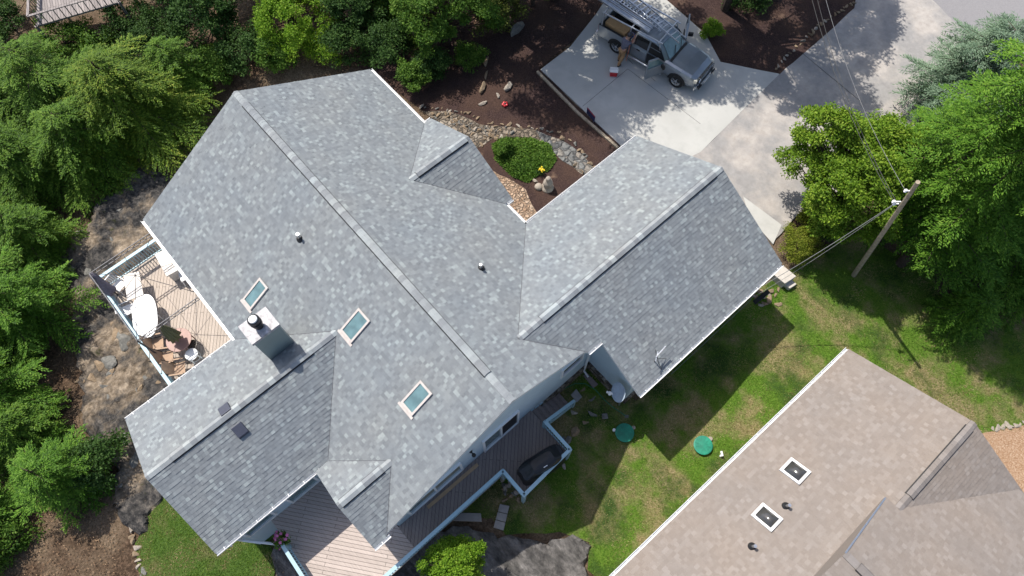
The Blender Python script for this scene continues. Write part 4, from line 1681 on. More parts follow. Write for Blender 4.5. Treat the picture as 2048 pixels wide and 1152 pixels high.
for k in range(34):
    f = random.random()
    px = 880 + f * 130 + random.uniform(-20, 20)
    py = 235 + f * 40 + random.uniform(-14, 14)
    rock((px, py), random.uniform(.09, .2), random.choice(['stone_g', 'stone_t', 'stone_t']), 'loose stone heaped in the dry creek bed', 'loose stones heaped in the dry creek bed', flat=.6, name='creek_stone', cat='stone')
# stones along the driveway edge
for k in range(26):
    f = k / 25
    px = 1553 + f * 158 + random.uniform(-2, 2)
    py = 143 - f * 133 - 10 * math.sin(f * 3.1) + random.uniform(-2, 2)
    rock((px - 4, py - 3), random.uniform(.12, .2), random.choice(['stone_t', 'stone_t', 'stone_l']), 'brown border stone between the mulch and the driveway', 'border stones along the driveway', flat=.6, name='border_stone', cat='stone')
# yard stones
for p, s, m_, lab, fl, asp in (((1166, 780), .22, 'stone_t', 'round brown stepping stone below the wooden slab by the foundation', .2, 1), ((1184, 800), .24, 'stone_g', 'flat half round stepping stone second from the stair foot', .15, .9), ((1182, 828), .25, 'stone_g', 'roundish grey stone beside the square paver', .35, .9), ((1169, 846), .22, 'stone_t', 'smooth tan oval stepping stone', .2, 1.3), ((1149, 868), .34, 'stone_t', 'large orange brown boulder near the deck bay', .5, 1.1), ((1137, 884), .27, 'stone_g', 'grey boulder against the deck bay corner', .7, 1), ((1126, 878), .2, 'stone_g', 'dark little stone between the boulder and the deck bay', .6, 1), ((1146, 826), .2, 'stone_l', 'pale stone under the stair post', .5, 1), ((1127, 930), .2, 'stone_l', 'pale stone at the foot of the deck bay post', .6, .9), ((1252, 834), .24, 'stone_g', 'pale flagstone at the loose end of the garden hose', .15, 1.3)):
    rock(p, s, m_, lab, flat=fl, aspect=asp, name='stone', cat='stone')
for k in range(12):
    rock((1005 + random.uniform(-2, 38), 972 + random.uniform(-12, 30)), random.uniform(.14, .24), random.choice(['stone_t', 'stone_l', 'stone_g']), 'rough tan stone in the pile under the deck bay', 'rough stones piled under the deck bay', flat=.7, name='pile_stone', cat='stone')
for k in range(14):
    rock((1535 + random.uniform(-28, 24), 592 + random.uniform(-16, 20)), random.uniform(.13, .27), random.choice(['stone_t', 'stone_l', 'stone_t']), 'flat rough stone in the heap beside the pale steps', 'rough stones heaped beside the pale steps', flat=.45, name='heap_stone', cat='stone')
for k in range(9):
    rock((268 + k * 2 + random.uniform(-6, 6), 1060 + k * 12), random.uniform(.16, .26), random.choice(['stone_l', 'stone_g', 'stone_t']), 'pale border stone on the left edge of the small lawn', 'border stones beside the small lawn', flat=.5, name='border_stone', cat='stone')
for k, (p, s) in enumerate((((575, 1143), .26), ((600, 1136), .2), ((590, 1120), .14))):
    rock(p, s, ['stone_t', 'stone_g', 'stone_g'][k], ['brown stone lying on the dark rock under the porch railing', 'grey rounded stone close under the porch railing', 'small grey stone above the brown one under the porch railing'][k], flat=.6, name='stone', cat='stone')
for k in range(10):
    rock((1985 + k * 9, 858 - k * 1.5 + random.uniform(-2, 2)), random.uniform(.14, .22), 'stone_l', 'pale edging stone between the grass and the tan gravel', 'edging stones of the gravel bed', flat=.5, name='gravel_edging_stone', cat='stone')
for k in range(46):
    rock((random.uniform(140, 460), random.uniform(390, 480)) if k < 14 else (random.uniform(150, 330), random.uniform(700, 1010)), random.uniform(.08, .3), random.choice(['stone_t', 'stone_g']), 'loose weathered stone lying on the bare rock beside the deck', 'loose stones on the bare rock', flat=.4, name='loose_stone', cat='stone')


for k in range(22):
    px, py = random.choice(((215, 470), (165, 520), (205, 655), (215, 740), (190, 780), (250, 690), (250, 910), (232, 985), (275, 410), (180, 560)))
    rock((px + random.uniform(-28, 28), py + random.uniform(-28, 28)), random.uniform(.3, .75), random.choice(['stone_g', 'stone_t', 'stone_g']), 'broad flat boulder breaking out of the bare rock beside the deck', 'broad boulders of the bare rock', flat=.4, name='boulder', cat='boulder', sink=.4)


def paver(px_poly, h, mat, label, cat='paver', name='paver', zoff=0, group=None):
    pts = [gp(*p) for p in px_poly]
    cx = sum(p[0] for p in pts) / len(pts)
    cy = sum(p[1] for p in pts) / len(pts)
    z = max(p[2] for p in pts)
    b = MB()
    b.prism([(p[0], p[1]) for p in pts], z - .1, z + h + .04 + zoff)
    o = b.build(name, M[mat], bevel=.015)
    return tag(o, label, cat, group)


paver([(1203, 828), (1214, 827), (1216, 838), (1204, 839)], .05, 'stone_g', 'small square grey paver set in the shaded grass')
paver([(1141, 791), (1152, 779), (1164, 795), (1153, 806)], .08, 'concrete_old', 'grey concrete block at the foot of the deck stair', 'block', 'concrete_block')
paver([(1166, 752), (1174, 747), (1196, 770), (1186, 777)], .08, 'stair', 'dark weathered wooden slab below the downspout', 'splash block', 'splash_block')
paver([(904, 1026), (962, 1027), (964, 1044), (906, 1042)], .12, 'concrete_old', 'long concrete slab lying along the shaded deck edge', 'slab', 'concrete_slab')
for k in range(3):
    f0, f1 = k / 3 + .01, (k + 1) / 3 - .01
    A, B_, C2, D2 = (1000, 1008), (1019, 1012), (1007, 1062), (987, 1056)
    lp = lambda p, q, f: (p[0] + (q[0] - p[0]) * f, p[1] + (q[1] - p[1]) * f)
    paver([lp(A, D2, f0), lp(B_, C2, f0), lp(B_, C2, f1), lp(A, D2, f1)], .12, 'concrete_old', ['concrete slab nearest the stone pile in the short row of three', 'middle concrete slab in the short row of three', 'concrete slab nearest the dark ledge in the short row of three'][k], 'slab', 'concrete_slab', group='concrete slabs in a short row')
paver([(1538, 556), (1560, 540), (1584, 562), (1561, 577)], .42, 'gstone', 'pale upper stone step beside the garage corner', 'step', 'stone_step')
paver([(1566, 573), (1579, 563), (1589, 573), (1575, 582)], .2, 'gstone', 'pale lower stone step beside the garage corner', 'step', 'stone_step')
# fallen branch / log at left
for a, c, lab in (((98, 842), (145, 792), 'bare fallen log lying among the trees on the left'), ((80, 850), (40, 905), 'shorter fallen branch below the bare log')):
    pa, pc = gp(*a), gp(*c)
    b = MB()
    b.tube([(pa[0], pa[1], pa[2] + .15), ((pa[0] + pc[0]) / 2 + .1, (pa[1] + pc[1]) / 2, (pa[2] + pc[2]) / 2 + .25), (pc[0], pc[1], pc[2] + .2)], [.12, .1, .06], 8)
    tag(b.build('fallen_log', M['bark']), lab, 'log')
# low timber edging along the pad
pe = [gp(*p) for p in ((1079, 146), (1160, 228), (1240, 298))]
for i in range(2):
    a, c = pe[i], pe[i + 1]
    b = MB()
    dv = Vector((-.09, -.08, 0))
    b.bar(Vector(a) + dv + Vector((0, 0, .07)), Vector(c) + dv + Vector((0, 0, .07)), .13, .16)
    tag(b.build('timber_edging', M['polewood'], bevel=.01), ['upper length of timber edging between mulch and parking pad', 'lower length of timber edging reaching the garage wall'][i], 'timber')
# yard sign
x, y, z = gp(1180, 240)
sg = thing('yard_sign', 'small navy yard sign with a red stripe at the edge of the parking pad', 'sign', (x, y, z), R(0), world=True)
dv = Vector((gp(1187, 247)[0] - gp(1173, 230)[0], gp(1187, 247)[1] - gp(1173, 230)[1], 0)).normalized()
b = MB()
b.bar(Vector((x, y, z + .42)) - dv * .33, Vector((x, y, z + .42)) + dv * .33, .012, .44)
b.build('panel', M['navy'], sg)
b = MB()
b.bar(Vector((x, y, z + .60)) - dv * .31, Vector((x, y, z + .60)) + dv * .31, .018, .05)
b.build('stripe', M['red'], sg)
for s_ in (-1, 1):
    b = MB()
    b.tube([Vector((x, y, z)) + dv * .25 * s_, Vector((x, y, z + .2)) + dv * .25 * s_], .008, 5)
    b.build('stake', M['metal'], sg)
# red garden ornament
x, y, z = gp(1010, 211)
rg = thing('garden_ornament', 'small bright red garden ornament lying on the dark mulch', 'ornament', (x, y, z + .04), .4)
b = MB()
for k in range(5):
    a = k * 1.257
    b.lathe([(.0, .02), (.06, .03), (.075, .07), (.05, .11), (0, .12)], (.1 * math.cos(a), .1 * math.sin(a), 0), 10)
b.build('petal', M['red'], rg)
b = MB()
b.lathe([(.0, .02), (.05, .05), (.06, .12), (0, .15)], (0, 0, 0), 10)
b.build('centre', M['black'], rg)
# cooler
x, y, z = gp(1226, 152)
cl = thing('cooler', 'red cooler box with a white lid standing on the parking pad', 'cooler', (x, y, z + .09), R(-6) + TH)
b = MB()
b.loft([[(-.17, -.13, 0), (.17, -.13, 0), (.17, .13, 0), (-.17, .13, 0)], [(-.2, -.15, .33), (.2, -.15, .33), (.2, .15, .33), (-.2, .15, .33)]])
b.build('box', M['red'], cl, bevel=.02)
b = MB()
b.box((0, 0, .365), (.42, .32, .07))
b.build('lid', M['wplastic'], cl, bevel=.02)
b = MB()
b.tube([(-.215, 0, .26), (-.23, 0, .40), (-.2, 0, .43), (.2, 0, .43), (.23, 0, .40), (.215, 0, .26)], .012, 6)
b.build('handle', M['wplastic'], cl)

# ------------------------------------------------------------------ pickup truck
truck = thing('pickup_truck', 'grey crew cab pickup truck with both front doors open and a ladder rack', 'pickup truck', (-7.86, 20.94, .085), R(11.2))


def body_sec(x, hw, top, dome=.03, zb=.42):
    h = [(hw - .05, zb), (hw - .005, .58), (hw, .82), (hw - .015, top - .16), (hw - .07, top - .05), (hw - .2, top), (hw * .45, top + dome * .6), (0, top + dome)]
    ring = [(x, -y, z) for y, z in h] + [(x, y, z) for y, z in h[::-1][1:]]
    return ring


b = MB()
b.loft([body_sec(2.78, .74, .93, .02, .5), body_sec(2.70, .84, 1.0, .03, .46), body_sec(2.45, .93, 1.07, .05), body_sec(1.9, .975, 1.13, .06), body_sec(1.05, .98, 1.18, .05), body_sec(.9, .98, 1.18, .0), body_sec(-1.08, .98, 1.18, 0)])
body = b.build('body', M['carpaint'], truck, bevel=.02)
b = MB()
for s_ in (-1, 1):
    b.box((-2.02, .94 * s_, .86), (1.88, .08, .74))
    b.box((-2.02, .93 * s_, 1.235), (1.88, .11, .02), m=1)
b.box((-2.93, 0, .88), (.07, 1.8, .70))
b.box((-1.11, 0, .9), (.05, 1.8, .66))
b.box((-2.02, 0, .56), (1.86, 1.8, .06), m=1)
b.build('cargo_bed', [M['carpaint'], M['black']], truck, bevel=.01)
# cab
b = MB()


def cab_ring(z, x0, x1, hw, c=.1):
    return [(x0 + c, -hw, z), (x1 - c * 1.6, -hw, z), (x1, -hw * .72, z), (x1 + .05, 0, z), (x1, hw * .72, z), (x1 - c * 1.6, hw, z), (x0 + c, hw, z), (x0, hw - c, z), (x0, -hw + c, z)]


b.loft([cab_ring(1.15, -1.06, 1.06, .93), cab_ring(1.5, -1.0, .74, .86), cab_ring(1.80, -.92, .42, .77), cab_ring(1.87, -.84, .30, .70), cab_ring(1.895, -.7, .18, .55)])
b.build('cab', M['carpaint'], truck, bevel=.015)
b = MB()
w0 = [(1.05, -.68, 1.20), (1.10, 0, 1.20), (1.05, .68, 1.20)]
w1 = [(.47, -.56, 1.77), (.52, 0, 1.77), (.47, .56, 1.77)]
nv = Vector((.5, 0, .55)).normalized() * .03
b.loft([[Vector(p) + nv for p in w0], [Vector(p) + nv for p in w1]], close=False)
b.build('windscreen', M['glass'], truck, smooth=True)
b = MB()
b.bar((1.17, -.72, 1.215), (1.17, .72, 1.215), .12, .03)
for y in (-.35, .2):
    b.bar((1.14, y, 1.25), (.9, y + .4, 1.46), .03, .02)
b.build('wiper', M['black'], truck)
for s_ in (-1, 1):
    b = MB()
    p = [(-.92, 1.22), (-.12, 1.22), (-.12, 1.74), (-.84, 1.74)]
    f = lambda x, z: (x, s_ * (.935 - (z - 1.15) * .245 + .012), z)
    b.poly([f(*q) for q in p])
    b.build('side_window', M['dglass'], truck)
    # rear door seams and handle
    b = MB()
    for x in (-.98, -.06):
        b.box((x, s_ * .982, .82), (.018, .012, .72))
    b.box((-.55, s_ * .985, 1.02), (.2, .03, .05))
    b.build('door_seam', M['black'], truck)
    # panel painted black for the shaded interior, open front doorway
    b = MB()
    p = [(-.03, .5), (.95, .5), (.98, 1.16), (.5, 1.72), (-.03, 1.76)]
    f = lambda x, z: (x, s_ * (.99 if z < 1.18 else .945 - (z - 1.15) * .245), z)
    b.poly([f(x, z) for x, z in p[:3]] + [f(-.03, 1.16)])
    b.poly([f(-.03, 1.19), f(.96, 1.19), f(.5, 1.72), f(-.03, 1.76)])
    b.build('doorway_shade_panel', M['black'], truck)
    # the open door
    ang = R(62)
    hx, hy = .98, .96
    dx, dy = -math.cos(ang), s_ * math.sin(ang)
    o_ = lambda u, z, k=0: (hx + dx * u + dy * s_ * k * 0 - (s_ * dy) * k * 0 + (-dy * k), s_ * hy + dy * u + dx * k * 1.0, z)
    b = MB()
    pl_ = [(0, .48), (1.02, .48), (1.04, .85), (1.02, 1.17), (0, 1.17)]
    b.loft([[o_(u, z, -.05) for u, z in pl_], [o_(u, z, .05) for u, z in pl_]])
    d_ = b.build('door', M['carpaint'], truck, bevel=.01)
    b = MB()
    pts_ = [(0.02, 1.17), (.5, 1.70), (1.0, 1.76), (1.02, 1.17)]
    for (u0, z0), (u1, z1) in zip(pts_[:-1], pts_[1:]):
        b.bar(o_(u0, z0), o_(u1, z1), .06, .06)
    b.build('window_frame', M['carpaint'], d_)
    b = MB()
    b.poly([o_(u, z) for u, z in pts_])
    b.build('pane', M['glass'], d_)
    b = MB()
    b.bar(o_(.25, 1.22, -.1 * s_), o_(.25, 1.22, -.34 * s_ * 1), .1, .2)
    b.build('mirror', M['black'], d_)
    b = MB()
    b.bar(o_(.3, .8, .06 * s_), o_(.85, .85, .06 * s_), .05, .08)
    b.build('armrest', M['black'], d_)
    # wheels
    for x in (1.79, -1.79):
        b = MB()
        ring = [(x + .48 * math.cos(a), .42 + .48 * math.sin(a)) for a in [R(-5 + 190 * k / 16) for k in range(17)]]
        b.extr(ring, 1, s_ * .6, s_ * .99)
        b.build('wheel_arch', M['black'], truck)
        turn = R(0)

        def yl(b_, prof, n, m=0):
            b_.loft([[(x + r_ * math.cos(2 * math.pi * k / n), s_ * y, .40 + r_ * math.sin(2 * math.pi * k / n)) for k in range(n)] for r_, y in prof], m)
        b = MB()
        yl(b, [(.24, .74), (.36, .74), (.40, .77), (.405, .95), (.37, 1.01), (.26, 1.015), (.24, .98)], 28)
        w_ = b.build('wheel', M['tyre'], truck, bevel=.0)
        b = MB()
        yl(b, [(.25, .94), (.26, 1.0), (.23, .985), (.1, .975), (.06, 1.0), (.0, 1.0)], 20)
        for k in range(5):
            a = k * 1.2566
            b.bar((x + .05 * math.cos(a), s_ * .99, .40 + .05 * math.sin(a)), (x + .23 * math.cos(a), s_ * .995, .40 + .23 * math.sin(a)), .07, .03)
        b.build('rim', M['metal'], w_)
    b = MB()
    b.box((2.66, s_ * .74, .86), (.16, .26, .2), rz=-s_ * .45)
    b.build('headlight', M['headlamp'], truck, bevel=.03)
    b = MB()
    b.box((-2.965, s_ * .88, .95), (.05, .12, .34))
    b.build('tail_lamp', M['red'], truck, bevel=.01)
    b = MB()
    b.tube([(.95, s_ * 1.02, .36), (-1.0, s_ * 1.02, .36)], .045, 8)
    b.build('side_step', M['alu'], truck)
b = MB()
b.box((2.80, 0, .84), (.06, 1.16, .30))
g_ = b.build('grille', M['black'], truck, bevel=.02)
b = MB()
for z in (.70, .79, .88, .97):
    b.box((2.85, 0, z), (.06, 1.2, .045))
b.box((2.80, 0, 1.0), (.12, 1.24, .03))
for y in (-.58, 0, .58):
    b.box((2.84, y, .85), (.03, .05, .3))
b.build('grille_bar', M['chrome'], g_)
b = MB()
b.loft([[(x, y, z) for x, z in ((2.78, .42), (2.78, .64), (2.95 - .16 * abs(y) ** 2.5, .64), (2.98 - .16 * abs(y) ** 2.5, .5), (2.93 - .16 * abs(y) ** 2.5, .42))] for y in (-.98, -.8, -.4, 0, .4, .8, .98)])
bp_ = b.build('bumper', M['chrome'], truck)
b = MB()
b.box((2.985, 0, .50), (.02, .5, .12))
b.build('number_plate', M['white'], bp_)
b = MB()
b.box((2.885, 0, .65), (.05, 1.4, .02))
b.box((2.96, .62, .5), (.06, .3, .1))
b.box((2.96, -.62, .5), (.06, .3, .1))
b.build('bumper_insert', M['black'], bp_)
b = MB()
b.box((-3.05, 0, .5), (.16, 1.85, .16))
b.build('bumper', M['chrome'], truck, bevel=.02)
b = MB()
for s_ in (-1, 1):
    for x in (-2.8, -1.2):
        b.bar((x, .93 * s_, 1.24), (x, .88 * s_, 2.0), .05, .05)
    b.bar((-2.9, .88 * s_, 2.0), (.55, .80 * s_, 2.04), .05, .05)
for x in (-2.8, -1.2, .35):
    b.bar((x, -.9, 2.03), (x, .9, 2.03), .05, .05)
for s_ in (-1, 1):
    b.bar((.35, .78 * s_, 2.03), (.62, .84 * s_, 1.3), .04, .04)
b.build('ladder_rack', M['alu'], truck)
b = MB()
b.box((-.4, -.35, 1.93), (.05, .05, .05))


def tw(x, y, z):
    a = R(11.2)
    return Vector((-7.86 + x * math.cos(a) - y * math.sin(a), 20.94 + x * math.sin(a) + y * math.cos(a), .085 + z))


def ladder(label, p0, p1, w, rung, z_off, n_r):
    p0, p1 = tw(*p0), tw(*p1)
    c = (p0 + p1) / 2
    t = thing('ladder', label, 'ladder', c, 0, 'aluminium ladders on the truck rack', world=True)
    d = (p1 - p0).normalized()
    s = d.cross(Vector((0, 0, 1))).normalized()
    for k in (-1, 1):
        b = MB()
        b.bar(p0 + s * w / 2 * k, p1 + s * w / 2 * k, .035, .08)
        b.build('side_rail', M['alu'], t)
    L = (p1 - p0).length
    for k in range(1, n_r):
        q = p0 + d * (L * k / n_r)
        b = MB()
        b.bar(q - s * w / 2, q + s * w / 2, rung, .03)
        b.build('rung', M['alu'], t)
    return t


ladder('aluminium extension ladder with clear rungs lying on top of the truck rack', (1.25, -.22, 2.22), (-4.2, 1.0, 2.22), .46, .05, 0, 19)
ladder('lower aluminium ladder partly covered by the extension ladder on the rack', (.1, -.05, 2.11), (-4.3, .45, 2.11), .42, .07, 0, 22)
gb = MB()
A_, B2 = tw(-.35, -.5, 2.1), tw(-3.5, -.25, 2.1)
d_ = (B2 - A_).normalized()
s_v = d_.cross(Vector((0, 0, 1))).normalized()
for off_, w_ in ((-.12, .2), (.12, .14)):
    gb.loft([[p + s_v * (off_ + a) + Vector((0, 0, c)) for a, c in ((-w_ / 2, 0), (w_ / 2, 0), (w_ / 2, .1), (w_ / 2 - .02, .1), (w_ / 2 - .02, .02), (-w_ / 2 + .02, .02), (-w_ / 2 + .02, .1), (-w_ / 2, .1))] for p in (A_, B2)])
tag(gb.build('gutter_lengths', M['alu']), 'two lengths of metal gutter strapped on the near side of the rack', 'gutter')
gb = MB()
A_, B2 = tw(-.5, -.12, 2.08), tw(-2.3, .05, 2.08)
gb.tube([A_, B2], .05, 8)
gb.tube([A_ + s_v * .14, B2 + s_v * .14], .03, 8)
tag(gb.build('pipe_bundle', M['alu']), 'bundle of metal pipes between the gutter lengths and the ladders', 'pipe')
cb = MB()
p = tw(-2.1, -.5, 1.05)
cb.box(p, (1.25, .55, .6), rz=R(8))
tag(cb.build('cardboard_box', M['card'], bevel=.01), 'long brown cardboard box standing in the truck bed', 'box')
cb = MB()
p = tw(-1.75, -.75, .8)
cb.box(p, (.9, .28, .35), rz=R(14))
tag(cb.build('cardboard_box', M['card'], bevel=.01), 'lower brown cardboard box between the long box and the bed side', 'box')
bk = thing('bucket', 'blue plastic bucket behind the cab in the truck bed', 'bucket', tw(-1.32, -.45, .6), 0)
b = MB()
b.lathe([(.13, 0), (.16, .5), (.17, .5), (.17, .53), (.15, .53), (.12, .05), (0, .04)], (0, 0, 0), 20)
b.build('pail', M['blue'], bk)
b = MB()
b.tube([(.17 * math.cos(a), .17 * math.sin(a) * .3, .5 + .15 * math.sin(a)) for a in [math.pi * k / 10 for k in range(11)]], .01, 5)
b.build('handle', M['metal'], bk)


# ------------------------------------------------------------------ the worker
def skin(name, verts, edges, rad, mat, parent=None, sub=1, root=0):
    me = bpy.data.meshes.new(name)
    me.from_pydata(verts, edges, [])
    o = link(bpy.data.objects.new(name, me))
    me.materials.append(M[mat])
    if parent is not None:
        o.parent = parent
    sk = o.modifiers.new('skin', 'SKIN')
    sk.use_smooth_shade = True
    for i, v in enumerate(me.skin_vertices[0].data):
        r_ = rad[i]
        v.radius = (r_, r_) if not hasattr(r_, '__len__') else r_
        v.use_root = (i == root)
    s_ = o.modifiers.new('sub', 'SUBSURF')
    s_.levels = sub
    s_.render_levels = sub
    return o


wx, wy, wz = gp(1240, 127)
# local frame: faces +x, left +y
V_, E_, Rr = [], [], []


def vtx(p, r_, parent=None):
    V_.append(p)
    Rr.append(r_)
    if parent is not None:
        E_.append((parent, len(V_) - 1))
    return len(V_) - 1


pel = vtx((0, 0, .95), (.15, .12))
ch = vtx((.07, 0, 1.2), (.15, .12), pel)
ch2 = vtx((.16, 0, 1.42), (.17, .12), ch)
nk = vtx((.22, 0, 1.53), .06, ch2)
hd = vtx((.27, 0, 1.62), .085, nk)
hd2 = vtx((.30, 0, 1.74), .09, hd)
for s_, rear in ((1, 0), (-1, 1)):
    hp_ = vtx((0, .1 * s_, .90), .10, pel)
    kn = vtx((.05 - .10 * rear, .12 * s_, .50), .07, hp_)
    an = vtx((-.02 - .28 * rear, .13 * s_, .09), .045, kn)
    to = vtx((.16 - .28 * rear, .15 * s_, .05), .045, an)
    sh = vtx((.17, .2 * s_, 1.40), .075, ch2)
    el = vtx((.38, .26 * s_, 1.28 + .12 * rear), .048, sh)
    wr = vtx((.60, .16 * s_, 1.36 + .22 * rear), .032, el)
    pm = vtx((.68, .14 * s_, 1.37 + .24 * rear), .036, wr)
    for k in range(4):
        f1 = vtx((.73, (.14 - .03 + .02 * k) * s_, 1.375 + .24 * rear), .010, pm)
        f2 = vtx((.765 + .006 * (1.5 - abs(k - 1.5)), (.14 - .033 + .022 * k) * s_, 1.36 + .24 * rear), .009, f1)
        f3 = vtx((.78 + .008 * (1.5 - abs(k - 1.5)), (.14 - .033 + .022 * k) * s_, 1.335 + .24 * rear), .008, f2)
    t1_ = vtx((.67, (.14 - .05) * s_, 1.36 + .24 * rear), .011, pm)
    t2_ = vtx((.71, (.14 - .065) * s_, 1.35 + .24 * rear), .009, t1_)
man = skin('person', V_, E_, Rr, 'skin', None, 2)
man.location = (wx, wy, wz + .09)
man.rotation_euler = (0, 0, R(88))
tag(man, 'person in grey shirt and tan trousers with a cap reaching into the truck bed', 'person')
sv = [(0, 0, .93), (.07, 0, 1.2), (.16, 0, 1.42), (.2, 0, 1.49)]
se = [(0, 1), (1, 2), (2, 3)]
sr = [(.18, .145), (.18, .15), (.195, .145), (.09, .09)]
for s_, rear in ((1, 0), (-1, 1)):
    i = len(sv)
    sv += [(.17, .2 * s_, 1.40), (.30, .24 * s_, 1.32 + .07 * rear)]
    se += [(2, i), (i, i + 1)]
    sr += [.1, .08]
skin('shirt', sv, se, sr, 'shirt', man, 2)
sv = [(0, 0, .95)]
se = []
sr = [(.165, .13)]
for s_, rear in ((1, 0), (-1, 1)):
    i = len(sv)
    sv += [(0, .1 * s_, .88), (.05 - .10 * rear, .12 * s_, .50), (-.02 - .28 * rear, .13 * s_, .10)]
    se += [(0, i), (i, i + 1), (i + 1, i + 2)]
    sr += [.12, .095, .075]
skin('trousers', sv, se, sr, 'pants', man, 2)
for s_, rear in ((1, 0), (-1, 1)):
    skin('shoe', [(-.06 - .28 * rear, .13 * s_, .05), (.08 - .28 * rear, .14 * s_, .05), (.19 - .28 * rear, .15 * s_, .04)], [(0, 1), (1, 2)], [.055, .06, .045], 'black', man, 2)
b = MB()
b.lathe([(.115, 1.70), (.118, 1.76), (.10, 1.83), (.06, 1.865), (0, 1.875)], (.29, 0, 0), 20)
b.loft([[(.37 + .14 * math.sin(a) * r_, .1 * math.cos(a), 1.715 - .03 * r_) for a in [math.pi * k / 10 for k in range(11)]] for r_ in (0, 1)], close=False)
b.build('cap', M['grille_grey'], man, smooth=True)
b = MB()
for s_ in (-1, 1):
    b.lathe([(0, 1.64), (.02, 1.66), (.0, 1.68)], (.30, .10 * s_, 0), 8)
b.lathe([(0, 1.655), (.016, 1.66), (.012, 1.70), (0, 1.715)], (.385, 0, 0), 8)
b.build('ear', M['skin'], man)
b = MB()
for s_ in (-1, 1):
    b.lathe([(0, 1.692), (.011, 1.70), (0, 1.708)], (.376, .035 * s_, 0), 8)
b.build('eye', M['black'], man)
b = MB()
b.tube([(.14, -.25, 1.28), (.1, -.3, .95), (.06, -.3, .6), (.08, -.29, .3)], .012, 6)
b.tube([(.62, -.1, 1.6), (.4, -.18, 1.5), (.14, -.25, 1.28)], .012, 6)
ro = b.build('rope', M['orange'])
ro.location = man.location
ro.rotation_euler = man.rotation_euler
tag(ro, 'orange rope hanging from the shoulder of the person by the truck', 'rope')

# ------------------------------------------------------------------ utility pole and cables
bx, by, bz = gp(1709, 551)
tx, ty = at(1836, 364, 8.2)
pole = thing('utility_pole', 'weathered wooden utility pole leaning over the lawn beside the conifers', 'utility pole', (bx, by, bz), world=True)
b = MB()
B0, T0 = Vector((bx, by, bz - .3)), Vector((tx, ty, 8.2))
b.tube([B0, B0.lerp(T0, .5), T0], [.105, .09, .075], 14)
b.build('post', M['polewood'], pole)
pv = B0.lerp(T0, .93)
lv = -Vector((RIGHT[0], RIGHT[1], 0))
for dz, dl in ((0, .22), (-.75, .26), (-.9, .16)):
    b = MB()
    q = pv + Vector((0, 0, dz))
    b.bar(q, q + lv * dl, .04, .04)
    b.lathe([(.0, -.06), (.05, -.05), (.03, -.02), (.06, 0), (.03, .03), (.05, .06), (0, .08)], q + lv * dl, 12)
    b.build('insulator', M['wplastic'], pole)


def cable(name, label, a, c, sag, r_, mat, group=None):
    a, c = Vector(a), Vector(c)
    b = MB()
    b.tube([a.lerp(c, k / 16) - Vector((0, 0, sag * 4 * (k / 16) * (1 - k / 16))) for k in range(17)], r_, 5)
    return tag(b.build(name, M[mat]), label, 'cable', group)


ex, ey = at(1640, -60, 9.5)
top = pv + lv * .22
cable('power_cable', 'pale overhead cable running from the pole top towards the road', top, (ex, ey, 9.4), .5, .009, 'wire')
ex, ey = at(1620, -40, 7.8)
for k in (0, 1):
    cable('power_cable', ['thin dark overhead wire below the pale cable', 'second thin dark overhead wire beside the first'][k], pv + Vector((0, 0, -.75)) + lv * (.26 - .1 * k), (ex + .35 * k, ey, 7.6), .5, .011, 'dwire')
hx_, hy_, hz2 = GB + .1, 14.0, 2.9
low = pv + Vector((0, 0, -.9)) + lv * .16
cable('service_cable', 'pale service cable dropping from the pole to the garage eave', low, (4.32, 13.6, 2.7), .35, .012, 'wire')
cable('service_cable', 'second service wire under the pale drop cable', low + Vector((0, 0, -.15)), (4.4, 13.2, 2.4), .55, .008, 'wire')
cable('service_cable', 'thin wire strung along the garage eave to its far corner', (4.45, 13.2, 2.4), (4.45, 8.6, 2.2), .12, .008, 'wire')


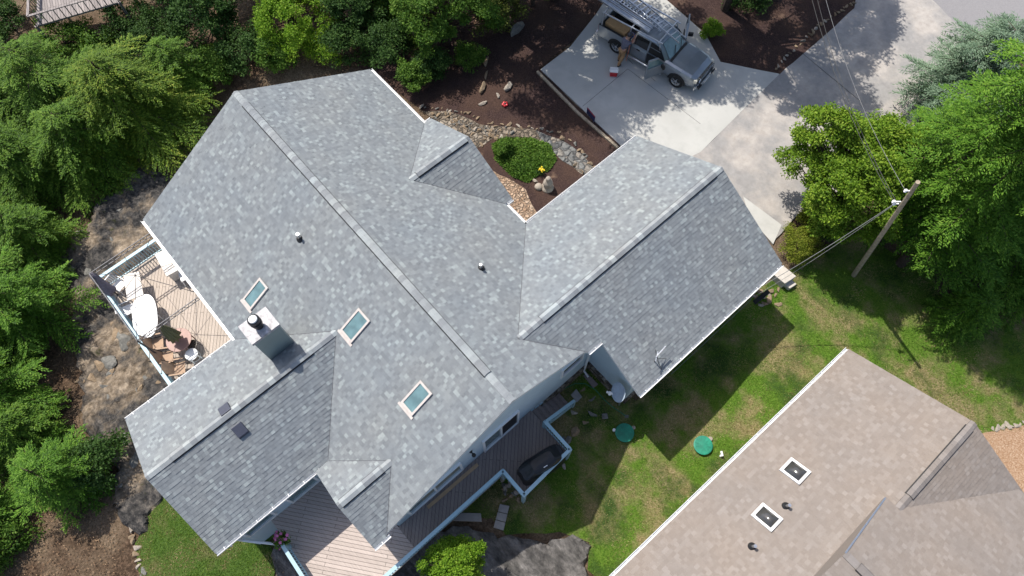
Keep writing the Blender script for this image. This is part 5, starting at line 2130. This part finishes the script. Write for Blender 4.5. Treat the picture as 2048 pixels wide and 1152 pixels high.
# ------------------------------------------------------------------ trees
def conifer(name, label, apex, H, R_, mat, nb=52, droop=.45, leaf=.16, bottom=.1, seed=1, base=None, group=None, dens=1., up=.28, power=.75, cat='tree', lean=None, wl=.36):
    global rng
    rng = np.random.default_rng(seed)
    if base is None:
        x, y = at(apex[0], apex[1], H - 1.2)
        for _ in range(4):
            z = hzs(x, y)
            x, y = at(apex[0], apex[1], z + H)
    else:
        x, y = base
    z = hzs(x, y)
    t = thing(name, label, cat, (x, y, z - .05), 0, group)
    b = MB()
    b.tube([(0, 0, -.2), (.03, .02, H * .4), (0, 0, H * .97)], [.05 + H * .014, .03 + H * .009, .02], 8)
    Cs, Ds, Ns = [], [], []
    ga = 2.39996
    for i in range(nb):
        tt = bottom + (1 - bottom) * ((i + .5) / nb) ** .95
        az = i * ga + rng.uniform(-.35, .35)
        L = R_ * ((1 - tt) ** power) * rng.uniform(.42, 1.18) + .22
        u = np.array([math.cos(az), math.sin(az), 0])
        v = np.array([-math.sin(az), math.cos(az), 0])
        dr = droop * rng.uniform(.7, 1.3)
        upr = up * rng.uniform(.6, 1.3)
        pos = lambda s: u * L * s + np.array([0, 0, tt * H + L * (upr * s - dr * s * s)])
        if L > .7:
            b.tube([pos(0), pos(.45), pos(.95)], [.012 + .012 * L, .010 + .006 * L, .006], 4, cap=False)
        m = int((5 + L * 7.5) * dens)
        for j in range(m):
            s = .12 + .88 * (j + rng.random()) / m
            sd_ = 1 if j % 2 else -1
            ang = rng.uniform(.5, .95)
            db = u * math.cos(ang) + v * math.sin(ang) * sd_ + np.array([0, 0, rng.uniform(-.25, .12)])
            db /= np.linalg.norm(db)
            l = L * .40 * (1 - .6 * s) * rng.uniform(.7, 1.2) + .14
            n = int(l / (leaf * .42)) + 2
            q = (np.arange(n) + rng.random(n)) / n
            P0 = pos(s)
            C = P0 + db * (l * q)[:, None]
            C[:, 2] -= .32 * l * q * q
            sgn = np.where(np.arange(n) % 2, 1, -1)
            pv_ = np.cross(db, [0, 0, 1.])
            D = db + pv_ * (sgn * rng.uniform(.3, .7, n))[:, None] + rng.normal(size=(n, 3)) * .14
            Cs.append(C)
            Ds.append(D)
            Ns.append(np.array([0, 0, 1.]) + rng.normal(size=(n, 3)) * .32 + u * .25)
        n = int(L / (leaf * .5)) + 3
        q = rng.random(n)
        C = np.array([pos(a) for a in q])
        Cs.append(C)
        Ds.append(u + rng.normal(size=(n, 3)) * .45)
        Ns.append(np.array([0, 0, 1.]) + rng.normal(size=(n, 3)) * .5)
    C, D, Nn = np.concatenate(Cs), np.concatenate(Ds), np.concatenate(Ns)
    n = len(C)
    b.build('trunk', M['bark'], t)
    leafquads('crown', C, D, Nn, rng.uniform(.7, 1.3, n) * leaf, rng.uniform(.75, 1.25, n) * leaf * wl, mat, t)
    return t


def broadleaf(name, label, apex, H, R_, mat, nc=70, nl=150, leaf=.13, rc=.42, flat=.8, seed=1, group=None, base=None, low=.0, cat='tree', trunk=True, ell=(1, 1)):
    """crown of leaf clumps at the ends of limbs; apex = picture point of the crown top"""
    global rng
    rng = np.random.default_rng(seed)
    if base is None:
        x, y = at(apex[0], apex[1], H - 1)
        for _ in range(4):
            z = hzs(x, y)
            x, y = at(apex[0], apex[1], z + H)
    else:
        x, y = base
    z = hzs(x, y)
    t = thing(name, label, cat, (x, y, z - .03), 0, group)
    hc = H - R_ * flat
    cc = np.array([0, 0, max(hc, R_ * flat * .55)])
    p = unit(rng.normal(size=(nc, 3)))
    p[:, 2] = np.where(p[:, 2] < -.55 + low, -p[:, 2], p[:, 2])
    rad = rng.uniform(.45, 1.0, nc) ** .6
    lob = 1 + .22 * np.sin(3 * np.arctan2(p[:, 1], p[:, 0]) + seed) + .15 * np.sin(5 * np.arctan2(p[:, 1], p[:, 0]) - seed * 2)
    K = cc + p * (rad * lob)[:, None] * np.array([R_ * ell[0], R_ * ell[1], R_ * flat])
    K[:, 2] = np.maximum(K[:, 2], rc * .4)
    Cs, Ds, Ns = [], [], []
    b = MB()
    if trunk:
        tr = [(0, 0, -.15), (.03, .02, hc * .5), (0, 0, max(hc, .3))]
        b.tube(tr, [.035 + .02 * H, .025 + .014 * H, .02 + .01 * H], 8)
    for k in range(nc):
        c = K[k]
        r_ = rc * rng.uniform(.65, 1.3)
        if trunk and k % 2 == 0:
            st_ = np.array([0, 0, max(.1, c[2] * .55)])
            md = (st_ + c) / 2 + np.array([0, 0, -.08 * R_])
            b.tube([st_, md, c], [.02 + .006 * H, .015 + .003 * H, .008], 5, cap=False)
        n = int(nl * rng.uniform(.6, 1.3))
        q = unit(rng.normal(size=(n, 3))) * (rng.random((n, 1)) ** .5)
        C = c + q * np.array([r_, r_, r_ * .62])
        o_ = unit(C - cc)
        Cs.append(C)
        Ns.append(o_ * .55 + np.array([0, 0, .65]) + rng.normal(size=(n, 3)) * .5)
        Ds.append(q * .6 + np.array([0, 0, -.25]) + rng.normal(size=(n, 3)) * .6)
    C, D, Nn = np.concatenate(Cs), np.concatenate(Ds), np.concatenate(Ns)
    C[:, 2] = np.maximum(C[:, 2], .03)
    n = len(C)
    if trunk:
        b.build('trunk', M['bark'], t)
    leafquads('crown', C, D, Nn, rng.uniform(.7, 1.3, n) * leaf, rng.uniform(.75, 1.25, n) * leaf * .58, mat, t)
    return t


# left side conifers (each stands at the ground point under its trunk)
def G(px, py):
    return gp(px, py)[:2]


def CON(name, label, b, H, R_, mat, nb, seed, **k):
    k.setdefault('droop', .45)
    k.setdefault('dens', 1.7)
    k.setdefault('power', .5)
    k.setdefault('leaf', .14)
    k.setdefault('bottom', .06)
    return conifer(name, label, None, H, R_, mat, nb, seed=seed, base=G(*b), **k)


def BRO(name, label, b, H, R_, mat, nc, nl, leaf, rc, seed, **k):
    return broadleaf(name, label, None, H, R_, mat, nc, nl, leaf, rc, seed=seed, base=G(*b), **k)


CON('hemlock_tree', 'broad golden green weeping hemlock in the upper left corner by the grey roof', (290, 258), 5.4, 4.5, 'hemlock_y', 96, 21, droop=.55)
CON('hemlock_tree', 'small dark hemlock crowded between the golden hemlock and the roof peak', (380, 190), 4.0, 2.4, 'hemlock', 60, 22, droop=.5)
CON('hemlock_tree', 'green hemlock in front of the plank platform left of the golden one', (150, 240), 5.6, 3.9, 'hemlock', 70, 24)
CON('hemlock_tree', 'shaded hemlock above the bare rock at the left', (85, 365), 4.4, 3.0, 'hemlock', 70, 23)
CON('hemlock_tree', 'hemlock at the far left edge with only its inner side in view', (-10, 215), 6.0, 3.4, 'hemlock', 70, 33, dens=1.5)
CON('hemlock_tree', 'yellowish hemlock tip at the left edge between two darker conifers', (0, 490), 4.6, 2.2, 'hemlock_y', 50, 30)
CON('hemlock_tree', 'green hemlock filling the gap left of the golden hemlock', (205, 330), 4.6, 2.9, 'hemlock', 76, 31)
CON('hemlock_tree', 'hemlock at the left edge beside the shaded one', (-25, 370), 5.5, 3.2, 'hemlock', 76, 32)
CON('fir_tree', 'dark conifer filling the gap above the bright feathery one', (95, 500), 3.6, 2.2, 'hemlock', 60, 35)
CON('fir_tree', 'conifer at the left edge just above the fresh green one', (70, 880), 3.0, 2.0, 'hemlock', 56, 36)
CON('fir_tree', 'conifer at the far left edge below the feathery one', (-30, 720), 4.2, 2.6, 'fir', 66, 37)
CON('fir_tree', 'bright feathery conifer at the left edge opposite the patio deck', (75, 640), 4.5, 3.0, 'fir', 66, 25, droop=.32, up=.4, power=.45)
CON('fir_tree', 'lower bright conifer on the left below the feathery one', (35, 800), 3.6, 2.4, 'fir', 50, 26, droop=.35)
CON('fir_tree', 'fresh green conifer standing by the grey rock at lower left', (155, 965), 3.6, 2.3, 'fir', 50, 27, droop=.35, leaf=.13)
BRO('shrub', 'dark leaved shrub leaning on the fresh green conifer by the rock', (215, 930), 1.9, 1.05, 'leaf_d', 36, 180, .11, .38, 28, cat='shrub')
CON('fir_tree', 'small conifer in the bottom left corner', (0, 1010), 3.0, 1.5, 'fir', 40, 29, droop=.35)
for k, (p, h_, r_, mt, lab) in enumerate((((30, 60), 2.2, 1.8, 'leaf_d', 'dark undergrowth shrub in the top left corner beside the planks'), ((150, 110), 1.6, 1.7, 'leaf_m', 'undergrowth shrub in front of the plank platform'), ((280, 70), 2.4, 1.9, 'leaf_d', 'dark undergrowth shrub right of the plank platform'), ((30, 450), 1.6, 1.3, 'leaf_d', 'dark undergrowth shrub at the left edge below the shaded hemlock'), ((25, 720), 1.4, 1.2, 'leaf_d', 'dark undergrowth shrub between the two bright conifers at left'), ((20, 905), 1.2, 1.1, 'leaf_m', 'undergrowth shrub at the left edge above the corner conifer'), ((210, 130), 2.0, 1.6, 'leaf_m', 'undergrowth shrub behind the crown of the golden hemlock'))):
    BRO('shrub', lab, p, h_, r_, mt, 44, 170, .12, .42, 110 + k, cat='shrub')
for k, (p, h_, r_, mt, lab) in enumerate((((15, 1080), 1.6, 1.2, 'leaf_m', 'low shrub in the bottom left corner below the small conifer'), ((560, 125), 1.7, 1.1, 'leaf_m', 'middle shrub of the row right behind the roof peak'), ((700, 112), 2.0, 1.2, 'leaf_d', 'dark shrub right of the thin sunny shrub'), ((440, 150), 1.8, 1.1, 'leaf_m', 'green shrub at the left end of the row behind the roof peak'), ((765, 50), 2.4, 1.5, 'leaf_m', 'mid green shrub left of the oak under the taller crowns'), ((845, 70), 2.4, 1.3, 'leaf_m', 'mid green shrub directly under the oak'), ((600, 20), 3.2, 1.8, 'leaf_b', 'bright shrub at the top edge above the light green tree'), ((990, 60), 2.4, 1.1, 'leaf_o', 'olive shrub between the oak and the large grey boulder'), ((330, 120), 2.6, 1.7, 'leaf_d', 'dark shrub between the golden hemlock and the glossy tree'))):
    BRO('shrub', lab, p, h_, r_, mt, 46, 170, .11, .4, 130 + k, cat='shrub')
# woods along the top
TG = 'trees and shrubs of the wood along the top'
BRO('broadleaf_tree', 'dark glossy tree between the golden hemlock and the bright shrub', (435, 75), 4.2, 2.3, 'leaf_d', 90, 230, .13, .45, 41, group=TG)
BRO('broadleaf_tree', 'bright light green shrubby tree above the roof peak', (600, 78), 3.4, 2.1, 'leaf_b', 90, 230, .11, .40, 42, group=TG)
BRO('broadleaf_tree', 'dark shaded tree right of the bright shrubby tree', (735, 60), 3.6, 2.0, 'leaf_d', 80, 210, .12, .42, 43, group=TG)
BRO('broadleaf_tree', 'mid green oak with lobed clumps at the top middle', (895, 90), 4.6, 2.3, 'leaf_m', 110, 250, .12, .42, 44, group=TG)
BRO('broadleaf_tree', 'olive green tree overhanging the large grey boulder', (1065, 10), 4.2, 1.9, 'leaf_o', 90, 240, .11, .40, 45, group=TG)
BRO('broadleaf_tree', 'olive tree with thin branches reaching to the truck bed', (1160, -5), 4.0, 1.5, 'leaf_o', 64, 210, .11, .36, 46, group=TG)
BRO('shrub', 'low dark shrub behind the roof corner in deep shade', (785, 125), 2.4, 1.3, 'leaf_d', 46, 180, .11, .4, 47, group=TG, cat='shrub')
BRO('shrub', 'green shrub pressed against the white roof edge', (830, 180), 1.7, .75, 'leaf_m', 34, 170, .10, .3, 48, group=TG, cat='shrub')
BRO('shrub', 'rounded shrub at the top of the mulch bed', (938, 135), 1.4, .72, 'leaf_m', 34, 170, .09, .28, 49, group=TG, cat='shrub')
BRO('shrub', 'dark shrub filling the gap left of the mulch bed', (865, 150), 1.8, 1.0, 'leaf_d', 40, 170, .11, .36, 50, group=TG, cat='shrub')
BRO('shrub', 'shaded shrub below the dark glossy tree', (500, 125), 2.0, 1.3, 'leaf_d', 42, 170, .11, .4, 51, group=TG, cat='shrub')
BRO('shrub', 'thin sunny shrub in front of the roof peak', (655, 118), 1.6, 1.0, 'leaf_b', 30, 160, .10, .34, 52, group=TG, cat='shrub')
BRO('broadleaf_tree', 'dark tree cut by the top edge right of the bright shrubby tree', (660, -25), 5.5, 2.4, 'leaf_d', 84, 210, .13, .46, 53, group=TG)
BRO('broadleaf_tree', 'dark tree cut by the top edge above the glossy one', (490, -35), 5.5, 2.5, 'leaf_d', 84, 210, .13, .46, 54, group=TG)
BRO('broadleaf_tree', 'dark tree cut by the top edge above the plank platform', (310, -40), 5.5, 2.4, 'leaf_d', 84, 210, .13, .46, 34, group=TG)
BRO('broadleaf_tree', 'green tree cut by the top edge left of the truck', (960, -20), 5.5, 2.4, 'leaf_m', 90, 220, .13, .46, 55, group=TG)
BRO('broadleaf_tree', 'green tree cut by the top edge between the oak and the dark shaded tree', (810, -20), 5.5, 2.4, 'leaf_m', 90, 220, .13, .46, 56, group=TG)
BRO('shrub', 'dark shrub at the top edge of the roadside mulch', (1490, 0), 1.5, 1.3, 'leaf_d', 44, 160, .10, .38, 156, cat='shrub')
BRO('shrub', 'small round bright shrub alone in the roadside mulch', (1421, 72), .85, .48, 'leaf_b', 28, 150, .085, .18, 57, cat='shrub')
# trees beyond the top edge that shade the pad and the driveway
broadleaf('broadleaf_tree', 'tall tree beyond the top edge whose crown shades the parking pad', None, 13, 3.4, 'leaf_m', 120, 280, .16, .65, seed=58, base=(-15.3, 16.6))
broadleaf('broadleaf_tree', 'tall tree beyond the top edge whose crown shades the pickup truck', None, 13, 3.3, 'leaf_m', 120, 280, .16, .65, seed=76, base=(-14.4, 19.9))
broadleaf('broadleaf_tree', 'tall tree beyond the top edge shading the front of the pickup truck', None, 12.5, 2.7, 'leaf_m', 80, 200, .16, .65, seed=78, base=(-12.6, 22.6))
broadleaf('broadleaf_tree', 'tall tree beyond the top edge whose crown shades the driveway', None, 11, 3.5, 'leaf_m', 110, 280, .16, .6, seed=59, base=(-7.6, 26.0))
broadleaf('broadleaf_tree', 'tall tree beyond the top edge by the roadside mulch', None, 9, 2.6, 'leaf_m', 90, 260, .16, .6, seed=60, base=(-7.4, 30.6))
# right side
BRO('broadleaf_tree', 'fresh green broadleaf tree between the driveway and the pole', (1640, 440), 6.6, 2.6, 'leaf_yg', 270, 330, .115, .40, 61, flat=1.0)
CON('pine_tree', 'blue green pine in the upper right corner by the road', (1888, 218), 5.6, 3.0, 'pine', 80, 62, droop=.2, leaf=.19, up=.35, wl=.22, dens=2.2)
CON('fir_tree', 'large bright green conifer behind the pole', (1870, 478), 11, 2.7, 'fir', 84, 63, droop=.4)
CON('fir_tree', 'bright green conifer right beside the pole top', (1758, 480), 15, 2.3, 'fir', 104, 64, bottom=.15, power=.28, droop=.4)
CON('fir_tree', 'bright green conifer hanging over the shaded lawn below the pole', (1800, 528), 13.5, 2.3, 'fir', 96, 65, bottom=.14, power=.28, droop=.4)
CON('fir_tree', 'conifer at the right edge above the tree bed', (1985, 505), 9, 3.0, 'fir', 76, 66, power=.45, droop=.4)
CON('fir_tree', 'conifer at the right edge below the blue green pine', (1945, 400), 6.5, 2.7, 'fir', 70, 75, droop=.4)
CON('fir_tree', 'conifer filling the gap between the broadleaf tree and the blue green pine', (1815, 345), 5.2, 1.9, 'fir', 60, 79, droop=.4)
CON('fir_tree', 'small isolated conifer in the shade at the right of the lawn', (1905, 640), 2.6, 1.4, 'fir', 50, 67, droop=.3, leaf=.12)
CON('fir_tree', 'low conifer at the right edge below the tree bed', (2035, 600), 3.4, 1.5, 'fir', 44, 68, droop=.4)
BRO('shrub', 'round clipped yellow green shrub at the garage corner', (1590, 503), 1.4, .82, 'leaf_y', 60, 230, .06, .26, 69, cat='shrub', trunk=False)
BRO('shrub', 'low green shrub between the clipped one and the broadleaf tree', (1640, 472), 1.0, .6, 'leaf_m', 30, 170, .08, .26, 70, cat='shrub')
BRO('shrub', 'yellow green bush along the driveway edge', (1612, 440), .9, .5, 'leaf_y', 28, 170, .07, .22, 71, cat='shrub')
broadleaf('shrub', 'bright glossy bush at the bottom beside the lower deck railing', (905, 1130), 2.6, 1.15, 'leaf_b', 100, 240, .085, .26, seed=72, cat='shrub')
# front bed ground cover
n = 9000
gc = gpx((985, 290), (1010, 278), (1060, 278), (1100, 290), (1112, 320), (1100, 340), (1075, 352), (1055, 366), (1025, 355), (990, 320))
gx_ = np.array(gc)
cen = gx_.mean(0)
rng = np.random.default_rng(77)
idx = rng.integers(0, len(gx_), n)
f = rng.random(n)
edge_p = gx_[idx] * (1 - f[:, None]) + gx_[(idx + 1) % len(gx_)] * f[:, None]
k = rng.random(n) ** .5
P2 = cen + (edge_p - cen) * k[:, None]
Z = hz(P2[:, 0], P2[:, 1]) + .08 + .26 * (1 - k ** 3) * rng.uniform(.5, 1, n)
C = np.column_stack([P2, Z])
tag(leafquads('ground_cover', C, rng.normal(size=(n, 3)) + [0, 0, .1], rng.normal(size=(n, 3)) * .5 + [0, 0, 1], rng.uniform(.07, .13, n), rng.uniform(.05, .08, n), 'leaf_m'), 'oval bed of dense low green ground cover below the entry gable', 'ground cover', kind='stuff')
broadleaf('shrub', 'small green bush rising from the ground cover by the creek stones', (1007, 285), .9, .4, 'leaf_m', 18, 110, .08, .2, seed=73, cat='shrub', trunk=False)
x, y, z = gp(1080, 347)
yf = thing('flower_clump', 'clump of yellow flowers at the edge of the green ground cover', 'flowers', (x, y, z))
C_ = blob(160, (0, 0, .2), .22, .8)
leafquads('foliage', C_, rng.normal(size=(160, 3)), rng.normal(size=(160, 3)) + [0, 0, 1], rng.uniform(.07, .12, 160), rng.uniform(.04, .06, 160), 'leaf_d', yf)
b = MB()
for c in blob(20, (.03, .05, .38), .2, .4):
    nn = Vector((rng.normal() * .3, rng.normal() * .3, 1)).normalized()
    a1 = nn.orthogonal().normalized()
    a2 = nn.cross(a1)
    b.poly([Vector(c) + (a1 * math.cos(q * .628) + a2 * math.sin(q * .628)) * (.05 if q % 2 else .03) for q in range(10)])
b.build('blossom', M['yellow'], yf)

# fallen leaves under the trees, short grass on the lawns
def scatter(name, region, n, mat, label, Lr, Wr, up=.1, seed=5, cat='leaves', dz=.09, lie=1.):
    r = np.random.default_rng(seed)
    poly = np.array(region)
    lo, hi = poly.min(0), poly.max(0)
    P_ = lo + r.random((n * 2, 2)) * (hi - lo)
    x, y = P_[:, 0], P_[:, 1]
    ins = np.zeros(len(P_), bool)
    j = len(poly) - 1
    for i in range(len(poly)):
        xi, yi, xj, yj = poly[i][0], poly[i][1], poly[j][0], poly[j][1]
        c = ((yi > y) != (yj > y)) & (x < (xj - xi) * (y - yi) / (yj - yi + 1e-12) + xi)
        ins ^= c
        j = i
    P_ = P_[ins][:n]
    m = len(P_)
    C = np.column_stack([P_, hz(P_[:, 0], P_[:, 1]) + dz])
    D = r.normal(size=(m, 3)) * [1, 1, .1] + [0, 0, up]
    Nn = r.normal(size=(m, 3)) * .4 * lie + [0, 0, lie]
    if lie < .5:
        Nn = r.normal(size=(m, 3)) * [1, 1, .2]
    return tag(leafquads(name, C, D, Nn, r.uniform(*Lr, m), r.uniform(*Wr, m), mat), label, cat, kind='stuff')


scatter('fallen_leaves', gpx((-60, 300), (120, 300), (110, 560), (140, 780), (200, 960), (275, 1180), (-80, 1180)), 6500, 'litter', 'fallen brown leaves on the ground under the left hand trees', (.05, .10), (.03, .06), .02, 5)
scatter('fallen_leaves', gpx((420, 170), (760, 130), (1000, 30), (1000, 0), (400, 0)), 5000, 'litter', 'fallen brown leaves under the woods along the top', (.07, .14), (.05, .09), .02, 6)
scatter('lawn_blades', LAWN, 90000, 'blade', 'short grass blades of the main lawn', (.07, .12), (.012, .022), .9, 7, 'grass', .045, .1)
scatter('lawn_blades', LAWN2, 16000, 'blade', 'short grass blades of the small side lawn', (.07, .12), (.012, .022), .9, 8, 'grass', .055, .1)

# weathered plank structure at the top left
pz = -2.4
sx0 = [at(*p, pz + 2.2) for p in ((75, -40), (232, -60), (238, 4), (72, 52))]
sh = thing('plank_platform', 'weathered grey plank platform with a rail in the top left corner', 'platform', (sx0[0][0], sx0[0][1], -1), world=True)
b = MB()
b.prism(sx0, pz + 2.1, pz + 2.2)
b.build('plank_floor', M['oldwood'], sh)
b = MB()
b.bar((*sx0[3], pz + 2.9), (*sx0[2], pz + 2.9), .13, .05)
b.bar((*sx0[3], pz + 2.9), (*sx0[0], pz + 2.9), .13, .05)
for a, c in ((sx0[3], sx0[2]), (sx0[3], sx0[0])):
    for k in range(15):
        p = (a[0] + (c[0] - a[0]) * k / 14, a[1] + (c[1] - a[1]) * k / 14)
        b.box((p[0], p[1], pz + 2.5), (.05, .05, .75))
b.build('rail', M['oldwood'], sh)
for p in sx0:
    b = MB()
    b.box((p[0], p[1], pz + .6), (.14, .14, 3.2))
    b.build('post', M['oldwood'], sh)
